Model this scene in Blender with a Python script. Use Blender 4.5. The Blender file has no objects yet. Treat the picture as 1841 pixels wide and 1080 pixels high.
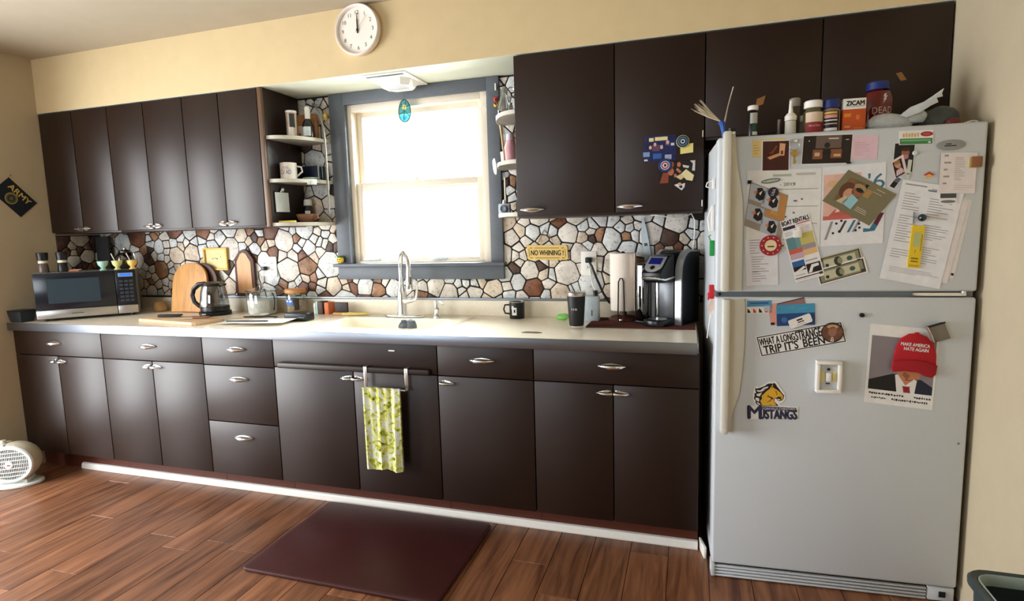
import bpy, bmesh, math, random
from mathutils import Matrix, Vector
PI = math.pi
S = bpy.context.scene
COL = S.collection
random.seed(7)

# ------------------------------------------------------------------ camera
cd = bpy.data.cameras.new('camera'); CAM = bpy.data.objects.new('camera', cd); COL.objects.link(CAM)
cd.sensor_fit = 'HORIZONTAL'; cd.sensor_width = 36.0
cd.lens = 36.0 * 1023.28 / 1841.0
cd.clip_start = 0.02; cd.clip_end = 60
YAW, PIT, ROL = .3041, -.1187, -.0274
_f = Vector((-math.sin(YAW) * math.cos(PIT), math.cos(YAW) * math.cos(PIT), math.sin(PIT)))
_r = Vector((math.cos(YAW), math.sin(YAW), 0)); _u = _r.cross(_f)
_c, _s = math.cos(ROL), math.sin(ROL)
_r2 = _r * _c + _u * _s; _u2 = _u * _c - _r * _s
m = Matrix.Identity(4)
for i in range(3):
    m[i][0] = _r2[i]; m[i][1] = _u2[i]; m[i][2] = -_f[i]
m.translation = Vector((.0339, -2.9466, 1.3658))
CAM.matrix_world = m
S.camera = CAM

# ------------------------------------------------------------------ exposure, world, daylight
S.view_settings.view_transform = 'Standard'; S.view_settings.look = 'None'
S.view_settings.exposure = 0.1; S.view_settings.gamma = 1.0
S.view_settings.use_curve_mapping = False
W = bpy.data.worlds.new('sky'); S.world = W; W.use_nodes = True
wb = W.node_tree.nodes['Background']
wb.inputs[0].default_value = (.93, .97, 1.0, 1); wb.inputs[1].default_value = 2.6
S.cycles.max_bounces = 10; S.cycles.diffuse_bounces = 5; S.cycles.glossy_bounces = 4
S.cycles.transparent_max_bounces = 12; S.cycles.use_denoising = True
S.cycles.sample_clamp_indirect = 6.0
S.cycles.caustics_reflective = False; S.cycles.caustics_refractive = False

def area(name, loc, size, rot, power, col):
    l = bpy.data.lights.new(name, 'AREA'); l.shape = 'RECTANGLE'; l.size, l.size_y = size
    l.energy = power; l.color = col
    o = bpy.data.objects.new(name, l); COL.objects.link(o); o.location = loc; o.rotation_euler = rot
    return o
# daylight outside the kitchen window, the patio door in the left wall and the window behind the camera
area('kitchen_daylight', (-1.43, .75, 2.15), (1.7, 1.5), (-PI / 2 + .42, 0, 0), 420, (.95, 1.0, .97))
area('patio_daylight', (-4.35, -2.15, 1.1), (2.0, 2.3), (0, -PI / 2, 0), 205, (.97, .98, 1.0))
area('rear_daylight', (-2.75, -5.5, 1.45), (1.6, 1.3), (PI / 2, 0, 0), 48, (.78, .9, 1.0))

# ------------------------------------------------------------------ materials
def lin(c):
    c = c / 255.0
    return c / 12.92 if c <= .04045 else ((c + .055) / 1.055) ** 2.4
def rgb(r, g, b): return (lin(r), lin(g), lin(b), 1)
MATS = {}
def mat(name, col, rough=.5, metal=0, spec=.5, var=.06, scale=30, bump=0, emit=0, coat=0, trans=0, ior=1.45, alpha=1, stretch=(1, 1, 1)):
    """Principled surface whose colour is broken up by a fine noise, cached by name"""
    if name in MATS: return MATS[name]
    m = bpy.data.materials.new(name); m.use_nodes = True; nt = m.node_tree; N = nt.nodes; L = nt.links
    p = N['Principled BSDF']; c = rgb(*col)
    p.inputs['Roughness'].default_value = rough; p.inputs['Metallic'].default_value = metal
    p.inputs['Specular IOR Level'].default_value = spec; p.inputs['IOR'].default_value = ior
    p.inputs['Coat Weight'].default_value = coat; p.inputs['Transmission Weight'].default_value = trans
    p.inputs['Alpha'].default_value = alpha
    tc = N.new('ShaderNodeTexCoord'); mp = N.new('ShaderNodeMapping'); mp.inputs['Scale'].default_value = stretch
    nz = N.new('ShaderNodeTexNoise'); nz.inputs['Scale'].default_value = scale; nz.inputs['Detail'].default_value = 4
    L.new(tc.outputs['Object'], mp.inputs['Vector']); L.new(mp.outputs[0], nz.inputs['Vector'])
    mx = N.new('ShaderNodeMix'); mx.data_type = 'RGBA'
    mx.inputs[6].default_value = tuple(max(0, x * (1 - var * 2)) for x in c[:3]) + (1,)
    mx.inputs[7].default_value = tuple(min(1, x * (1 + var * 2)) for x in c[:3]) + (1,)
    L.new(nz.outputs['Fac'], mx.inputs[0]); L.new(mx.outputs[2], p.inputs['Base Color'])
    if bump:
        b = N.new('ShaderNodeBump'); b.inputs['Strength'].default_value = bump; b.inputs['Distance'].default_value = .003
        L.new(nz.outputs['Fac'], b.inputs['Height']); L.new(b.outputs[0], p.inputs['Normal'])
    if emit:
        L.new(mx.outputs[2], p.inputs['Emission Color']); p.inputs['Emission Strength'].default_value = emit
    MATS[name] = m
    return m
def glass(name, col=(235, 245, 245), refl=.08, rough=.02):
    """thin clear glass: mostly transparent with a Fresnel gloss"""
    if name in MATS: return MATS[name]
    m = bpy.data.materials.new(name); m.use_nodes = True; nt = m.node_tree; N = nt.nodes; L = nt.links
    N.remove(N['Principled BSDF']); out = N['Material Output']
    t = N.new('ShaderNodeBsdfTransparent'); t.inputs[0].default_value = rgb(*col)
    g = N.new('ShaderNodeBsdfGlossy'); g.inputs['Roughness'].default_value = rough
    lw = N.new('ShaderNodeLayerWeight'); lw.inputs[0].default_value = .25
    ma = N.new('ShaderNodeMath'); ma.operation = 'MULTIPLY_ADD'; ma.inputs[1].default_value = .55; ma.inputs[2].default_value = refl
    L.new(lw.outputs['Facing'], ma.inputs[0])
    mx = N.new('ShaderNodeMixShader'); L.new(ma.outputs[0], mx.inputs[0]); L.new(t.outputs[0], mx.inputs[1]); L.new(g.outputs[0], mx.inputs[2])
    L.new(mx.outputs[0], out.inputs[0]); MATS[name] = m
    return m
def wood(name, c1, c2, rough=.45, scale=(4, 60, 60), spec=.4, attr=None, bump=.1):
    """grain: noise stretched along one axis between two browns; attr shifts each plank"""
    if name in MATS: return MATS[name]
    m = bpy.data.materials.new(name); m.use_nodes = True; nt = m.node_tree; N = nt.nodes; L = nt.links
    p = N['Principled BSDF']; p.inputs['Roughness'].default_value = rough; p.inputs['Specular IOR Level'].default_value = spec
    tc = N.new('ShaderNodeTexCoord'); mp = N.new('ShaderNodeMapping'); mp.inputs['Scale'].default_value = scale
    nz = N.new('ShaderNodeTexNoise'); nz.inputs['Scale'].default_value = 1; nz.inputs['Detail'].default_value = 6; nz.inputs['Roughness'].default_value = .62
    nz.inputs['Distortion'].default_value = .6
    L.new(tc.outputs['Object'], mp.inputs['Vector'])
    vec = mp.outputs[0]
    cr = N.new('ShaderNodeValToRGB'); cr.color_ramp.elements[0].color = rgb(*c2); cr.color_ramp.elements[1].color = rgb(*c1)
    cr.color_ramp.elements[0].position = .3; cr.color_ramp.elements[1].position = .72
    if attr:
        a = N.new('ShaderNodeAttribute'); a.attribute_name = attr
        ad = N.new('ShaderNodeVectorMath'); ad.operation = 'MULTIPLY_ADD'; L.new(a.outputs['Color'], ad.inputs[0])
        ad.inputs[1].default_value = (37, 91, 53); L.new(vec, ad.inputs[2]); vec = ad.outputs[0]
    L.new(vec, nz.inputs['Vector']); L.new(nz.outputs['Fac'], cr.inputs[0])
    col = cr.outputs[0]
    if attr:
        mx = N.new('ShaderNodeMix'); mx.data_type = 'RGBA'; mx.blend_type = 'MULTIPLY'; mx.inputs[0].default_value = 1
        ra = N.new('ShaderNodeMapRange'); ra.inputs[3].default_value = .72; ra.inputs[4].default_value = 1.25
        L.new(a.outputs['Fac'], ra.inputs[0]); L.new(col, mx.inputs[6]); L.new(ra.outputs[0], mx.inputs[7]); col = mx.outputs[2]
    L.new(col, p.inputs['Base Color'])
    b = N.new('ShaderNodeBump'); b.inputs['Strength'].default_value = bump; b.inputs['Distance'].default_value = .002
    L.new(nz.outputs['Fac'], b.inputs['Height']); L.new(b.outputs[0], p.inputs['Normal'])
    MATS[name] = m
    return m

# ------------------------------------------------------------------ mesh builder
TEXTS = {}
def text_geo(s, bold=0):
    k = (s, bold)
    if k not in TEXTS:
        c = bpy.data.curves.new('t', 'FONT'); c.body = s; c.size = 1; c.fill_mode = 'FRONT'; c.resolution_u = 3
        o = bpy.data.objects.new('t', c); me = bpy.data.meshes.new_from_object(o)
        v = [tuple(x.co) for x in me.vertices]; f = [tuple(p.vertices) for p in me.polygons]
        bpy.data.objects.remove(o); bpy.data.curves.remove(c); bpy.data.meshes.remove(me)
        x0, x1 = min(p[0] for p in v), max(p[0] for p in v); y0, y1 = min(p[1] for p in v), max(p[1] for p in v)
        TEXTS[k] = ([((p[0] - x0) / (x1 - x0), (p[1] - y0) / (y1 - y0)) for p in v], f, (x1 - x0) / (y1 - y0))
    return TEXTS[k]
class G:
    def __init__(s): s.v = []; s.f = []; s.mi = []; s.mats = []; s.sm = []; s.T = Matrix.Identity(4); s.att = None
    def add(s, vs, fs, m, smooth=False):
        if m not in s.mats: s.mats.append(m)
        k = s.mats.index(m); b = len(s.v)
        s.v += [tuple(s.T @ Vector(p)) for p in vs]
        for f in fs: s.f.append(tuple(b + i for i in f)); s.mi.append(k); s.sm.append(smooth)
        return s
    def bm(s, b, m, smooth=False):
        b.verts.index_update(); s.add([v.co[:] for v in b.verts], [[v.index for v in f.verts] for f in b.faces], m, smooth); b.free()
    def box(s, x0, x1, y0, y1, z0, z1, m, bev=0, seg=2):
        b = bmesh.new(); bmesh.ops.create_cube(b, size=1)
        for v in b.verts:
            v.co = Vector(((x0 + x1) / 2 + v.co.x * (x1 - x0), (y0 + y1) / 2 + v.co.y * (y1 - y0), (z0 + z1) / 2 + v.co.z * (z1 - z0)))
        if bev: bmesh.ops.bevel(b, geom=b.edges[:], offset=bev, segments=seg, affect='EDGES', profile=.5)
        s.bm(b, m, bev > 0); return s
    def prism(s, pts, a0, a1, m, ax='y', bev=0, smooth=False):
        """outline extruded from a0 to a1: ax y takes (x,z), z takes (x,y), x takes (y,z)"""
        def P(p, a): return {'y': (p[0], a, p[1]), 'z': (p[0], p[1], a), 'x': (a, p[0], p[1])}[ax]
        b = bmesh.new(); lo = [b.verts.new(P(p, a0)) for p in pts]; hi = [b.verts.new(P(p, a1)) for p in pts]; n = len(pts)
        b.faces.new(lo); b.faces.new(hi[::-1])
        for i in range(n): b.faces.new((lo[i], hi[i], hi[(i + 1) % n], lo[(i + 1) % n]))
        bmesh.ops.recalc_face_normals(b, faces=b.faces[:])
        if bev:
            fs = {e for f in b.faces if len(f.verts) == n and n != 4 or n == 4 for e in f.edges} if n == 4 else {e for v in (lo, hi) for e in b.edges if e.verts[0] in v and e.verts[1] in v}
            bmesh.ops.bevel(b, geom=list(fs), offset=bev, segments=2, affect='EDGES', profile=.5)
        s.bm(b, m, smooth or bev > 0); return s
    def lathe(s, prof, m, c=(0, 0, 0), n=24, ax='z', sx=1, sy=1):
        """(radius, height) outline turned round an axis"""
        def P(r, h, a):
            x, y = r * math.cos(a) * sx, r * math.sin(a) * sy
            q = {'z': (x, y, h), 'y': (x, -h, y), 'x': (h, x, y)}[ax]
            return (c[0] + q[0], c[1] + q[1], c[2] + q[2])
        vs = []; ring = []
        for r, h in prof:
            if r < 1e-6: ring.append([len(vs)]); vs.append(P(0, h, 0))
            else: ring.append(list(range(len(vs), len(vs) + n))); vs += [P(r, h, 2 * PI * i / n) for i in range(n)]
        fs = []
        for a, b in zip(ring, ring[1:]):
            if len(a) == 1 and len(b) == 1: continue
            for i in range(n):
                j = (i + 1) % n
                if len(a) == 1: fs.append((a[0], b[j], b[i]))
                elif len(b) == 1: fs.append((a[i], a[j], b[0]))
                else: fs.append((a[i], a[j], b[j], b[i]))
        s.add(vs, fs, m, True); return s
    def tube(s, path, r, m, n=8, flat=1):
        """round bar along a path; r may be one radius per point; flat squashes it"""
        P = [Vector(p) for p in path]; R = r if isinstance(r, (list, tuple)) else [r] * len(P)
        vs = []; t0 = (P[1] - P[0]).normalized(); a = Vector((0, 0, 1)) if abs(t0.z) < .9 else Vector((1, 0, 0))
        u = t0.cross(a).normalized()
        for i, p in enumerate(P):
            t = (P[min(i + 1, len(P) - 1)] - P[max(i - 1, 0)]).normalized()
            u = (u - t * u.dot(t)).normalized(); w = t.cross(u)
            for k in range(n):
                an = 2 * PI * k / n; vs.append(tuple(p + (u * math.cos(an) + w * math.sin(an) * flat) * R[i]))
        fs = [(i * n + k, i * n + (k + 1) % n, (i + 1) * n + (k + 1) % n, (i + 1) * n + k) for i in range(len(P) - 1) for k in range(n)]
        fs += [tuple(range(n))[::-1], tuple((len(P) - 1) * n + k for k in range(n))]
        s.add(vs, fs, m, True); return s
    def ball(s, c, r, m, n=16, sc=(1, 1, 1)):
        k = n // 2
        return s.lathe([(r * math.sin(PI * i / k) * 1.0, -r * math.cos(PI * i / k) * sc[2]) for i in range(k + 1)], m, c, n, sx=sc[0], sy=sc[1])
    def text(s, t, x, z, h, y, m, w=None, rot=0, bold=0, cen=True):
        """lettering facing -y, centred on (x, z)"""
        if bold:  # heavier strokes: the same letters set again a hair to each side
            for i, (a, b) in enumerate(((1, 0), (-1, 0), (0, 1), (0, -1))): s.text(t, x + a * bold * h, z + b * bold * h, h, y + .00002 * (i + 1), m, w, rot, 0, cen)
        v, f, asp = text_geo(t); w = w or h * asp; ca, sa = math.cos(rot), math.sin(rot); o = .5 if cen else 0
        q = [((p[0] - o) * w, (p[1] - .5) * h) for p in v]
        return s.add([(x + a * ca - b * sa, y, z + a * sa + b * ca) for a, b in q], f, m)
    def build(s, name, parent=None, loc=(0, 0, 0), rz=0, bevel=0, sharp=35, recalc=True):
        me = bpy.data.meshes.new(name); me.from_pydata(s.v, [], s.f)
        for mm in s.mats: me.materials.append(mm)
        me.polygons.foreach_set('material_index', s.mi); me.polygons.foreach_set('use_smooth', s.sm)
        if recalc:
            b = bmesh.new(); b.from_mesh(me); bmesh.ops.recalc_face_normals(b, faces=b.faces[:]); b.to_mesh(me); b.free()
        if any(s.sm): me.set_sharp_from_angle(angle=math.radians(sharp))
        me.update()
        o = bpy.data.objects.new(name, me); COL.objects.link(o); o.location = loc; o.rotation_euler = (0, 0, rz)
        if parent is not None: o.parent = parent
        return o
def tag(o, label=None, cat=None, group=None, kind=None):
    if label: o['label'] = label
    if cat: o['category'] = cat
    if group: o['group'] = group
    if kind: o['kind'] = kind
    return o
def thing(name, label, cat, loc=(0, 0, 0), rz=0, group=None):
    o = bpy.data.objects.new(name, None); COL.objects.link(o); o.location = loc; o.rotation_euler = (0, 0, rz); o.empty_display_size = .05
    return tag(o, label, cat, group)
def struct(o): return tag(o, kind='structure')
def dup(root, loc, rz=None, label=None, group=None):
    r = root.copy(); COL.objects.link(r); r.location = loc
    if rz is not None: r.rotation_euler = (0, 0, rz)
    if label: r['label'] = label
    if group: r['group'] = group
    for ch in list(root.children):
        c = ch.copy(); COL.objects.link(c); c.parent = r
        for g in ch.children:
            d = g.copy(); COL.objects.link(d); d.parent = c
    return r
def arc(cx, cz, r, a0, a1, n, rz=None):
    return [(cx + r * math.cos(a0 + (a1 - a0) * i / n), cz + (rz or r) * math.sin(a0 + (a1 - a0) * i / n)) for i in range(n + 1)]

# ---- shared surfaces
PAINT = mat('cream wall paint', (190, 177, 150), .75, spec=.2, var=.03, scale=14, bump=.08)
CEILM = mat('ceiling paint', (178, 168, 148), .85, spec=.1, var=.03, scale=9, bump=.1)
BROWN = mat('dark brown cabinet paint', (34, 18, 10), .43, spec=.52, var=.07, scale=22, bump=.05)
DARKGAP = mat('cabinet carcass brown', (30, 20, 16), .6, var=.1)
REDKICK = mat('red brown toe board', (84, 38, 22), .5, var=.15, scale=12, stretch=(2, 20, 20))
CHROME = mat('chrome', (238, 240, 242), .2, 1, var=.01)
STEEL = mat('brushed steel', (200, 198, 195), .3, 1, var=.06, scale=6, stretch=(1, 40, 40))
WHITE = mat('white paint', (238, 236, 230), .4, var=.02)
BLACKP = mat('black plastic', (16, 17, 20), .35, var=.1)
BLACKM = mat('matt black', (14, 14, 15), .7, var=.1)
PAPER = mat('white paper', (232, 230, 226), .8, var=.02)
INK = mat('dark ink', (25, 25, 28), .8, var=.02)
GREYINK = mat('grey print', (150, 148, 150), .8, var=.02)
TRIMGREY = mat('blue grey window paint', (92, 98, 106), .5, var=.06, scale=18, stretch=(1, 1, 3))
VINYL = mat('ivory window vinyl', (232, 222, 205), .4, var=.02)
LAM = mat('cream laminate', (240, 231, 212), .32, var=.04, scale=60)
TANW = wood('tan wood', (222, 170, 108), (196, 140, 80), scale=(40, 40, 5))
REDWOOD = wood('red brown wood', (96, 52, 36), (60, 30, 22), scale=(40, 40, 5))
CLEAR = glass('clear glass', (253, 254, 254), .03)
# ================================================================== the room
XL, XR, ZC, YR = -3.86, .972, 2.503, -5.1
ZS, ZU, YU = 2.1795, 1.433, -.32
# floor: hand scraped boards running towards the counter wall
FLOORM = wood('scraped floor boards', (156, 106, 74), (80, 46, 30), rough=.34, scale=(26, 2.2, 26), spec=.42, attr='plank', bump=.35)
vs, fs, cols = [], [], []
rp = random.Random(3); GAP = .0012; BV = .0011
x = -.668 - .157 * 21
while x < XR + .02:
    y = YR - rp.random() * 1.1
    while y < .02:
        L = rp.choice([.62, .78, .95, 1.15, 1.3]); y1 = min(y + L, .02); c = rp.random()
        if y1 > YR:
            a0, a1, b0, b1 = max(x, XL) + GAP / 2, min(x + .157, XR) - GAP / 2, max(y, YR) + GAP / 2, y1 - GAP / 2
            if a1 - a0 > .01 and b1 - b0 > .01:
                n = len(vs)
                vs += [(a0, b0, -.004), (a1, b0, -.004), (a1, b1, -.004), (a0, b1, -.004)]
                vs += [(a0 + BV, b0 + BV * 1.6, 0), (a1 - BV, b0 + BV * 1.6, 0), (a1 - BV, b1 - BV * 1.6, 0), (a0 + BV, b1 - BV * 1.6, 0)]
                fs += [(n + 4, n + 5, n + 6, n + 7)] + [(n + i, n + (i + 1) % 4, n + 4 + (i + 1) % 4, n + 4 + i) for i in range(4)]
                cols += [c] * 8
        y = y1
    x += .157
n = len(vs); vs += [(XL, YR, -.0045), (XR, YR, -.0045), (XR, .05, -.0045), (XL, .05, -.0045), (XL, YR, -.06), (XR, YR, -.06), (XR, .05, -.06), (XL, .05, -.06)]
fs += [(n, n + 1, n + 2, n + 3), (n + 7, n + 6, n + 5, n + 4)] + [(n + i, n + 4 + i, n + 4 + (i + 1) % 4, n + (i + 1) % 4) for i in range(4)]
cols += [.05] * 8
me = bpy.data.meshes.new('floor'); me.from_pydata(vs, [], fs); me.materials.append(FLOORM)
at = me.attributes.new('plank', 'FLOAT', 'POINT'); at.data.foreach_set('value', cols)
fo = bpy.data.objects.new('floor', me); COL.objects.link(fo); struct(fo)
g = G(); g.box(XL - .12, XR + .12, YR - .12, .12, ZC, ZC + .08, CEILM); struct(g.build('ceiling'))
# counter wall with the window opening
WX0, WX1, WZ0, WZ1 = -1.868, -.996, 1.203, 2.118
g = G(); g.box(XL - .12, WX0, 0, .12, -.06, ZC, PAINT); g.box(WX1, XR + .12, 0, .12, -.06, ZC, PAINT)
g.box(WX0, WX1, 0, .12, -.06, WZ0, PAINT); g.box(WX0, WX1, 0, .12, WZ1, ZC, PAINT); struct(g.build('wall_back'))
PY0, PY1 = -3.35, -1.0
g = G(); g.box(XL - .12, XL, PY1, 0, -.06, ZC, PAINT); g.box(XL - .12, XL, YR - .12, PY0, -.06, ZC, PAINT)
g.box(XL - .12, XL, PY0, PY1, 2.1, ZC, PAINT); g.box(XL - .12, XL, PY0, PY1, -.06, .06, PAINT); struct(g.build('wall_left'))
g = G(); g.box(XR, XR + .12, YR - .12, 0, -.06, ZC, PAINT); struct(g.build('wall_right'))
RX0, RX1, RZ0, RZ1 = -3.6, -1.9, .8, 2.1
REARP = mat('rear wall paint', (128, 116, 98), .8, spec=.15, var=.03)  # unseen wall, toned darker to cut fill and gloss on the right
g = G(); g.box(XL, RX0, YR - .12, YR, -.06, ZC, REARP); g.box(RX1, XR, YR - .12, YR, -.06, ZC, REARP)
g.box(RX0, RX1, YR - .12, YR, -.06, RZ0, REARP); g.box(RX0, RX1, YR - .12, YR, RZ1, ZC, REARP); struct(g.build('wall_rear'))
SOFW = mat('warm soffit paint', (214, 194, 152), .75, spec=.2, var=.03, scale=12, bump=.08)
g = G(); g.box(XL, XR, YU, 0, ZS + .002, ZC, SOFW); g.box(XL, XR, YU + .002, 0, ZS, ZS + .002, mat('daylight tinted soffit underside', (212, 216, 200), .8, spec=.15, var=.02, scale=12)); struct(g.build('wall_soffit'))  # thin underside slab: the window's pale daylight is put into its colour
# patio door and rear window that let the daylight in
def big_window(name, pts, ax, w):
    r = bpy.data.objects.new(name, None); COL.objects.link(r); struct(r)
    (a0, a1, z0, z1), p = pts
    g = G()
    def B(u0, u1, v0, v1):
        if ax == 'x': g.box(p - .05, p + .01, u0, u1, v0, v1, WHITE)
        else: g.box(u0, u1, p - .05, p + .01, v0, v1, WHITE)
    B(a0, a0 + w, z0, z1); B(a1 - w, a1, z0, z1); B(a0, a1, z0, z0 + w); B(a0, a1, z1 - w, z1)
    B((a0 + a1) / 2 - w / 2, (a0 + a1) / 2 + w / 2, z0, z1)
    g.build('window_frame', r)
    return r
big_window('door_1', ((PY0, PY1, .06, 2.1), XL - .03), 'x', .07)
big_window('window_2', ((RX0, RX1, RZ0, RZ1), YR - .03), 'y', .06)

# ---- irregular stone facing behind the counter
def stones(x0, x1, z0, z1, skip, seed=11):
    R = random.Random(seed); pts = []; tries = 0
    while tries < 16000:
        tries += 1
        p = (R.uniform(x0 - .1, x1 + .1), R.uniform(z0 - .1, z1 + .1)); r = R.choice([.04, .052, .062, .072, .082]) if tries < 5000 else .02
        if all((p[0] - q[0]) ** 2 + (p[1] - q[1]) ** 2 > ((r + q[2]) * .88) ** 2 for q in pts): pts.append((p[0], p[1], r))
    def clip(poly, nx, nz, d):
        out = []
        for i, a in enumerate(poly):
            b = poly[(i + 1) % len(poly)]; da, db = a[0] * nx + a[1] * nz - d, b[0] * nx + b[1] * nz - d
            if da <= 0: out.append(a)
            if da * db < 0: t = da / (da - db); out.append((a[0] + (b[0] - a[0]) * t, a[1] + (b[1] - a[1]) * t))
        return out
    res = []
    for p in pts:
        poly = [(x0, z0), (x1, z0), (x1, z1), (x0, z1)]
        poly = clip(poly, -1, 0, -(p[0] - .2)); poly = clip(poly, 1, 0, p[0] + .2); poly = clip(poly, 0, -1, -(p[1] - .2)); poly = clip(poly, 0, 1, p[1] + .2)
        gp = R.uniform(.0022, .0048)
        for q in pts:
            dx, dz = q[0] - p[0], q[1] - p[1]; d = math.hypot(dx, dz)
            if 0 < d < .4 and poly:
                w = (d * d + .7 * (p[2] ** 2 - q[2] ** 2)) / (2 * d); nx, nz = dx / d, dz / d
                poly = clip(poly, nx, nz, p[0] * nx + p[1] * nz + w - gp)
        if len(poly) < 3: continue
        cx, cz = sum(a[0] for a in poly) / len(poly), sum(a[1] for a in poly) / len(poly)
        ar = abs(sum(poly[i - 1][0] * poly[i][1] - poly[i][0] * poly[i - 1][1] for i in range(len(poly)))) / 2
        if ar < .00015 or skip(cx, cz): continue
        # soften the corners
        out = []
        for i, a in enumerate(poly):
            b = poly[(i + 1) % len(poly)]
            out += [(a[0] * .93 + b[0] * .07, a[1] * .93 + b[1] * .07), (a[0] * .07 + b[0] * .93, a[1] * .07 + b[1] * .93)]
        res.append((out, ar))
    return res
def stone_mat(name, c, d, tint):
    m = bpy.data.materials.new(name); m.use_nodes = True; nt = m.node_tree; N = nt.nodes; L = nt.links; p = N['Principled BSDF']
    p.inputs['Roughness'].default_value = .5; p.inputs['Specular IOR Level'].default_value = .3
    tc = N.new('ShaderNodeTexCoord'); a = N.new('ShaderNodeTexNoise'); a.inputs['Scale'].default_value = 13; a.inputs['Detail'].default_value = 3
    b = N.new('ShaderNodeTexNoise'); b.inputs['Scale'].default_value = 75; b.inputs['Detail'].default_value = 8; b.inputs['Roughness'].default_value = .7
    for t in (a, b): L.new(tc.outputs['Object'], t.inputs['Vector'])
    r1 = N.new('ShaderNodeValToRGB'); r1.color_ramp.elements[0].color = rgb(*d); r1.color_ramp.elements[1].color = rgb(*c)
    r1.color_ramp.elements[0].position = .35; r1.color_ramp.elements[1].position = .6
    r2 = N.new('ShaderNodeValToRGB'); r2.color_ramp.elements[0].color = rgb(*tint); r2.color_ramp.elements[1].color = (1, 1, 1, 1)
    r2.color_ramp.elements[0].position = .33; r2.color_ramp.elements[1].position = .47
    mx = N.new('ShaderNodeMix'); mx.data_type = 'RGBA'; mx.blend_type = 'MULTIPLY'; mx.inputs[0].default_value = .8
    L.new(a.outputs['Fac'], r1.inputs[0]); L.new(b.outputs['Fac'], r2.inputs[0]); L.new(r1.outputs[0], mx.inputs[6]); L.new(r2.outputs[0], mx.inputs[7]); L.new(mx.outputs[2], p.inputs['Base Color'])
    bp = N.new('ShaderNodeBump'); bp.inputs['Strength'].default_value = .25; bp.inputs['Distance'].default_value = .002; L.new(b.outputs['Fac'], bp.inputs['Height']); L.new(bp.outputs[0], p.inputs['Normal'])
    return m
STM = [stone_mat('pale stone', (230, 224, 214), (206, 198, 188), (150, 144, 142)), stone_mat('grey white stone', (224, 226, 224), (198, 200, 200), (120, 118, 126)),
       stone_mat('cream stone', (222, 208, 188), (194, 178, 158), (150, 125, 105)), stone_mat('tan stone', (170, 128, 94), (116, 82, 62), (110, 80, 70)),
       stone_mat('rust stone', (138, 88, 58), (82, 52, 40), (90, 60, 50)), stone_mat('dark stone', (96, 70, 58), (56, 40, 36), (100, 90, 90))]
GROUT = mat('dark stone joints', (40, 32, 28), .9, var=.2)
def hid(x, z):
    if z > 1.46 and (x < -2.2 or x > -.72): return True
    return -1.93 < x < -.95 and z > 1.14
sb = G()
sb.box(XL, .16, -.004, 0, 1.0, 1.16, GROUT); sb.box(XL, -1.93, -.004, 0, 1.16, 1.46, GROUT); sb.box(-.95, .16, -.004, 0, 1.16, 1.46, GROUT); sb.box(-2.21, -1.93, -.004, 0, 1.46, ZS, GROUT); sb.box(-.95, -.72, -.004, 0, 1.46, ZS, GROUT)
RS = random.Random(5)
for poly, ar in stones(XL, .155, 1.006, ZS - .01, hid):
    k = RS.choices(range(6), weights=[36, 40, 14, 4, 4, 2] if ar > .003 else [30, 34, 14, 10, 6, 6])[0]
    sb.prism(poly, -.0035, -.0075, STM[k], bev=.0012)
# the facing returns a little way along the left wall
sb.box(XL, XL + .004, -.30, -.0005, 1.19, 1.425, GROUT)
for poly, ar in stones(-.30, -.008, 1.195, 1.42, lambda a, c: False, 23):
    sb.prism(poly, XL + .0035, XL + .0075, STM[RS.choice([0, 2, 3, 4, 5, 5])], 'x', bev=.0012)  # mostly brown and dark stones, the corner's shade put into their colour
struct(sb.build('wall_backsplash'))

# ---- kitchen window: grey boards, ivory vinyl double hung sashes
w1 = bpy.data.objects.new('window_1', None); COL.objects.link(w1); struct(w1)
g = G(); g.box(-1.958, -1.868, -.024, 0, 1.2, 2.178, TRIMGREY, .003); g.box(-.996, -.926, -.024, 0, 1.2, 2.178, TRIMGREY, .003)
g.box(-1.868, -.996, -.024, 0, 2.112, 2.178, TRIMGREY, .003)
g.box(-1.868, -1.852, -.030, 0, 1.21, 2.112, TRIMGREY, .003)
g.build('window_casing', w1)
g = G(); g.box(-1.972, -.912, -.06, 0, 1.192, 1.21, TRIMGREY, .004); g.box(-1.958, -.924, -.026, 0, 1.117, 1.192, TRIMGREY, .003); g.build('window_sill', w1)
g = G()
for a, b, c, d in ((-1.868, -1.825, 1.203, 2.118), (-1.04, -.996, 1.203, 2.118)): g.box(a, b, -.002, .1, c, d, VINYL, .003)
g.box(-1.825, -1.04, -.002, .1, 2.075, 2.118, VINYL, .003); g.box(-1.825, -1.04, -.002, .1, 1.203, 1.222, VINYL, .003); g.build('window_frame', w1)
def sash(nm, x0, x1, z0, z1, y, st, tr, br):
    g = G(); g.box(x0, x0 + st, y, y + .03, z0, z1, VINYL, .003); g.box(x1 - st, x1, y, y + .03, z0, z1, VINYL, .003)
    g.box(x0 + st, x1 - st, y, y + .03, z1 - tr, z1, VINYL, .003); g.box(x0 + st, x1 - st, y, y + .03, z0, z0 + br, VINYL, .003)
    o = g.build(nm, w1); h = G(); h.box(x0 + st - .004, x1 - st + .004, y + .013, y + .017, z0 + br - .004, z1 - tr + .004, CLEAR); h.build('window_pane', o); return o
sash('upper_sash', -1.825, -1.04, 1.63, 2.078, .05, .036, .03, .034)
lo = sash('lower_sash', -1.825, -1.04, 1.222, 1.675, .012, .036, .034, .018)
g = G(); g.box(-1.45, -1.415, -.006, .012, 1.668, 1.69, VINYL, .003); g.build('sash_lock', w1)
g = G(); g.box(-1.80, -1.70, .0, .012, 1.224, 1.236, mat('pale latch', (210, 220, 220), .4), .003); g.box(-1.36, -1.27, .0, .012, 1.224, 1.24, MATS['pale latch'], .003); g.build('sash_lift', w1)

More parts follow.
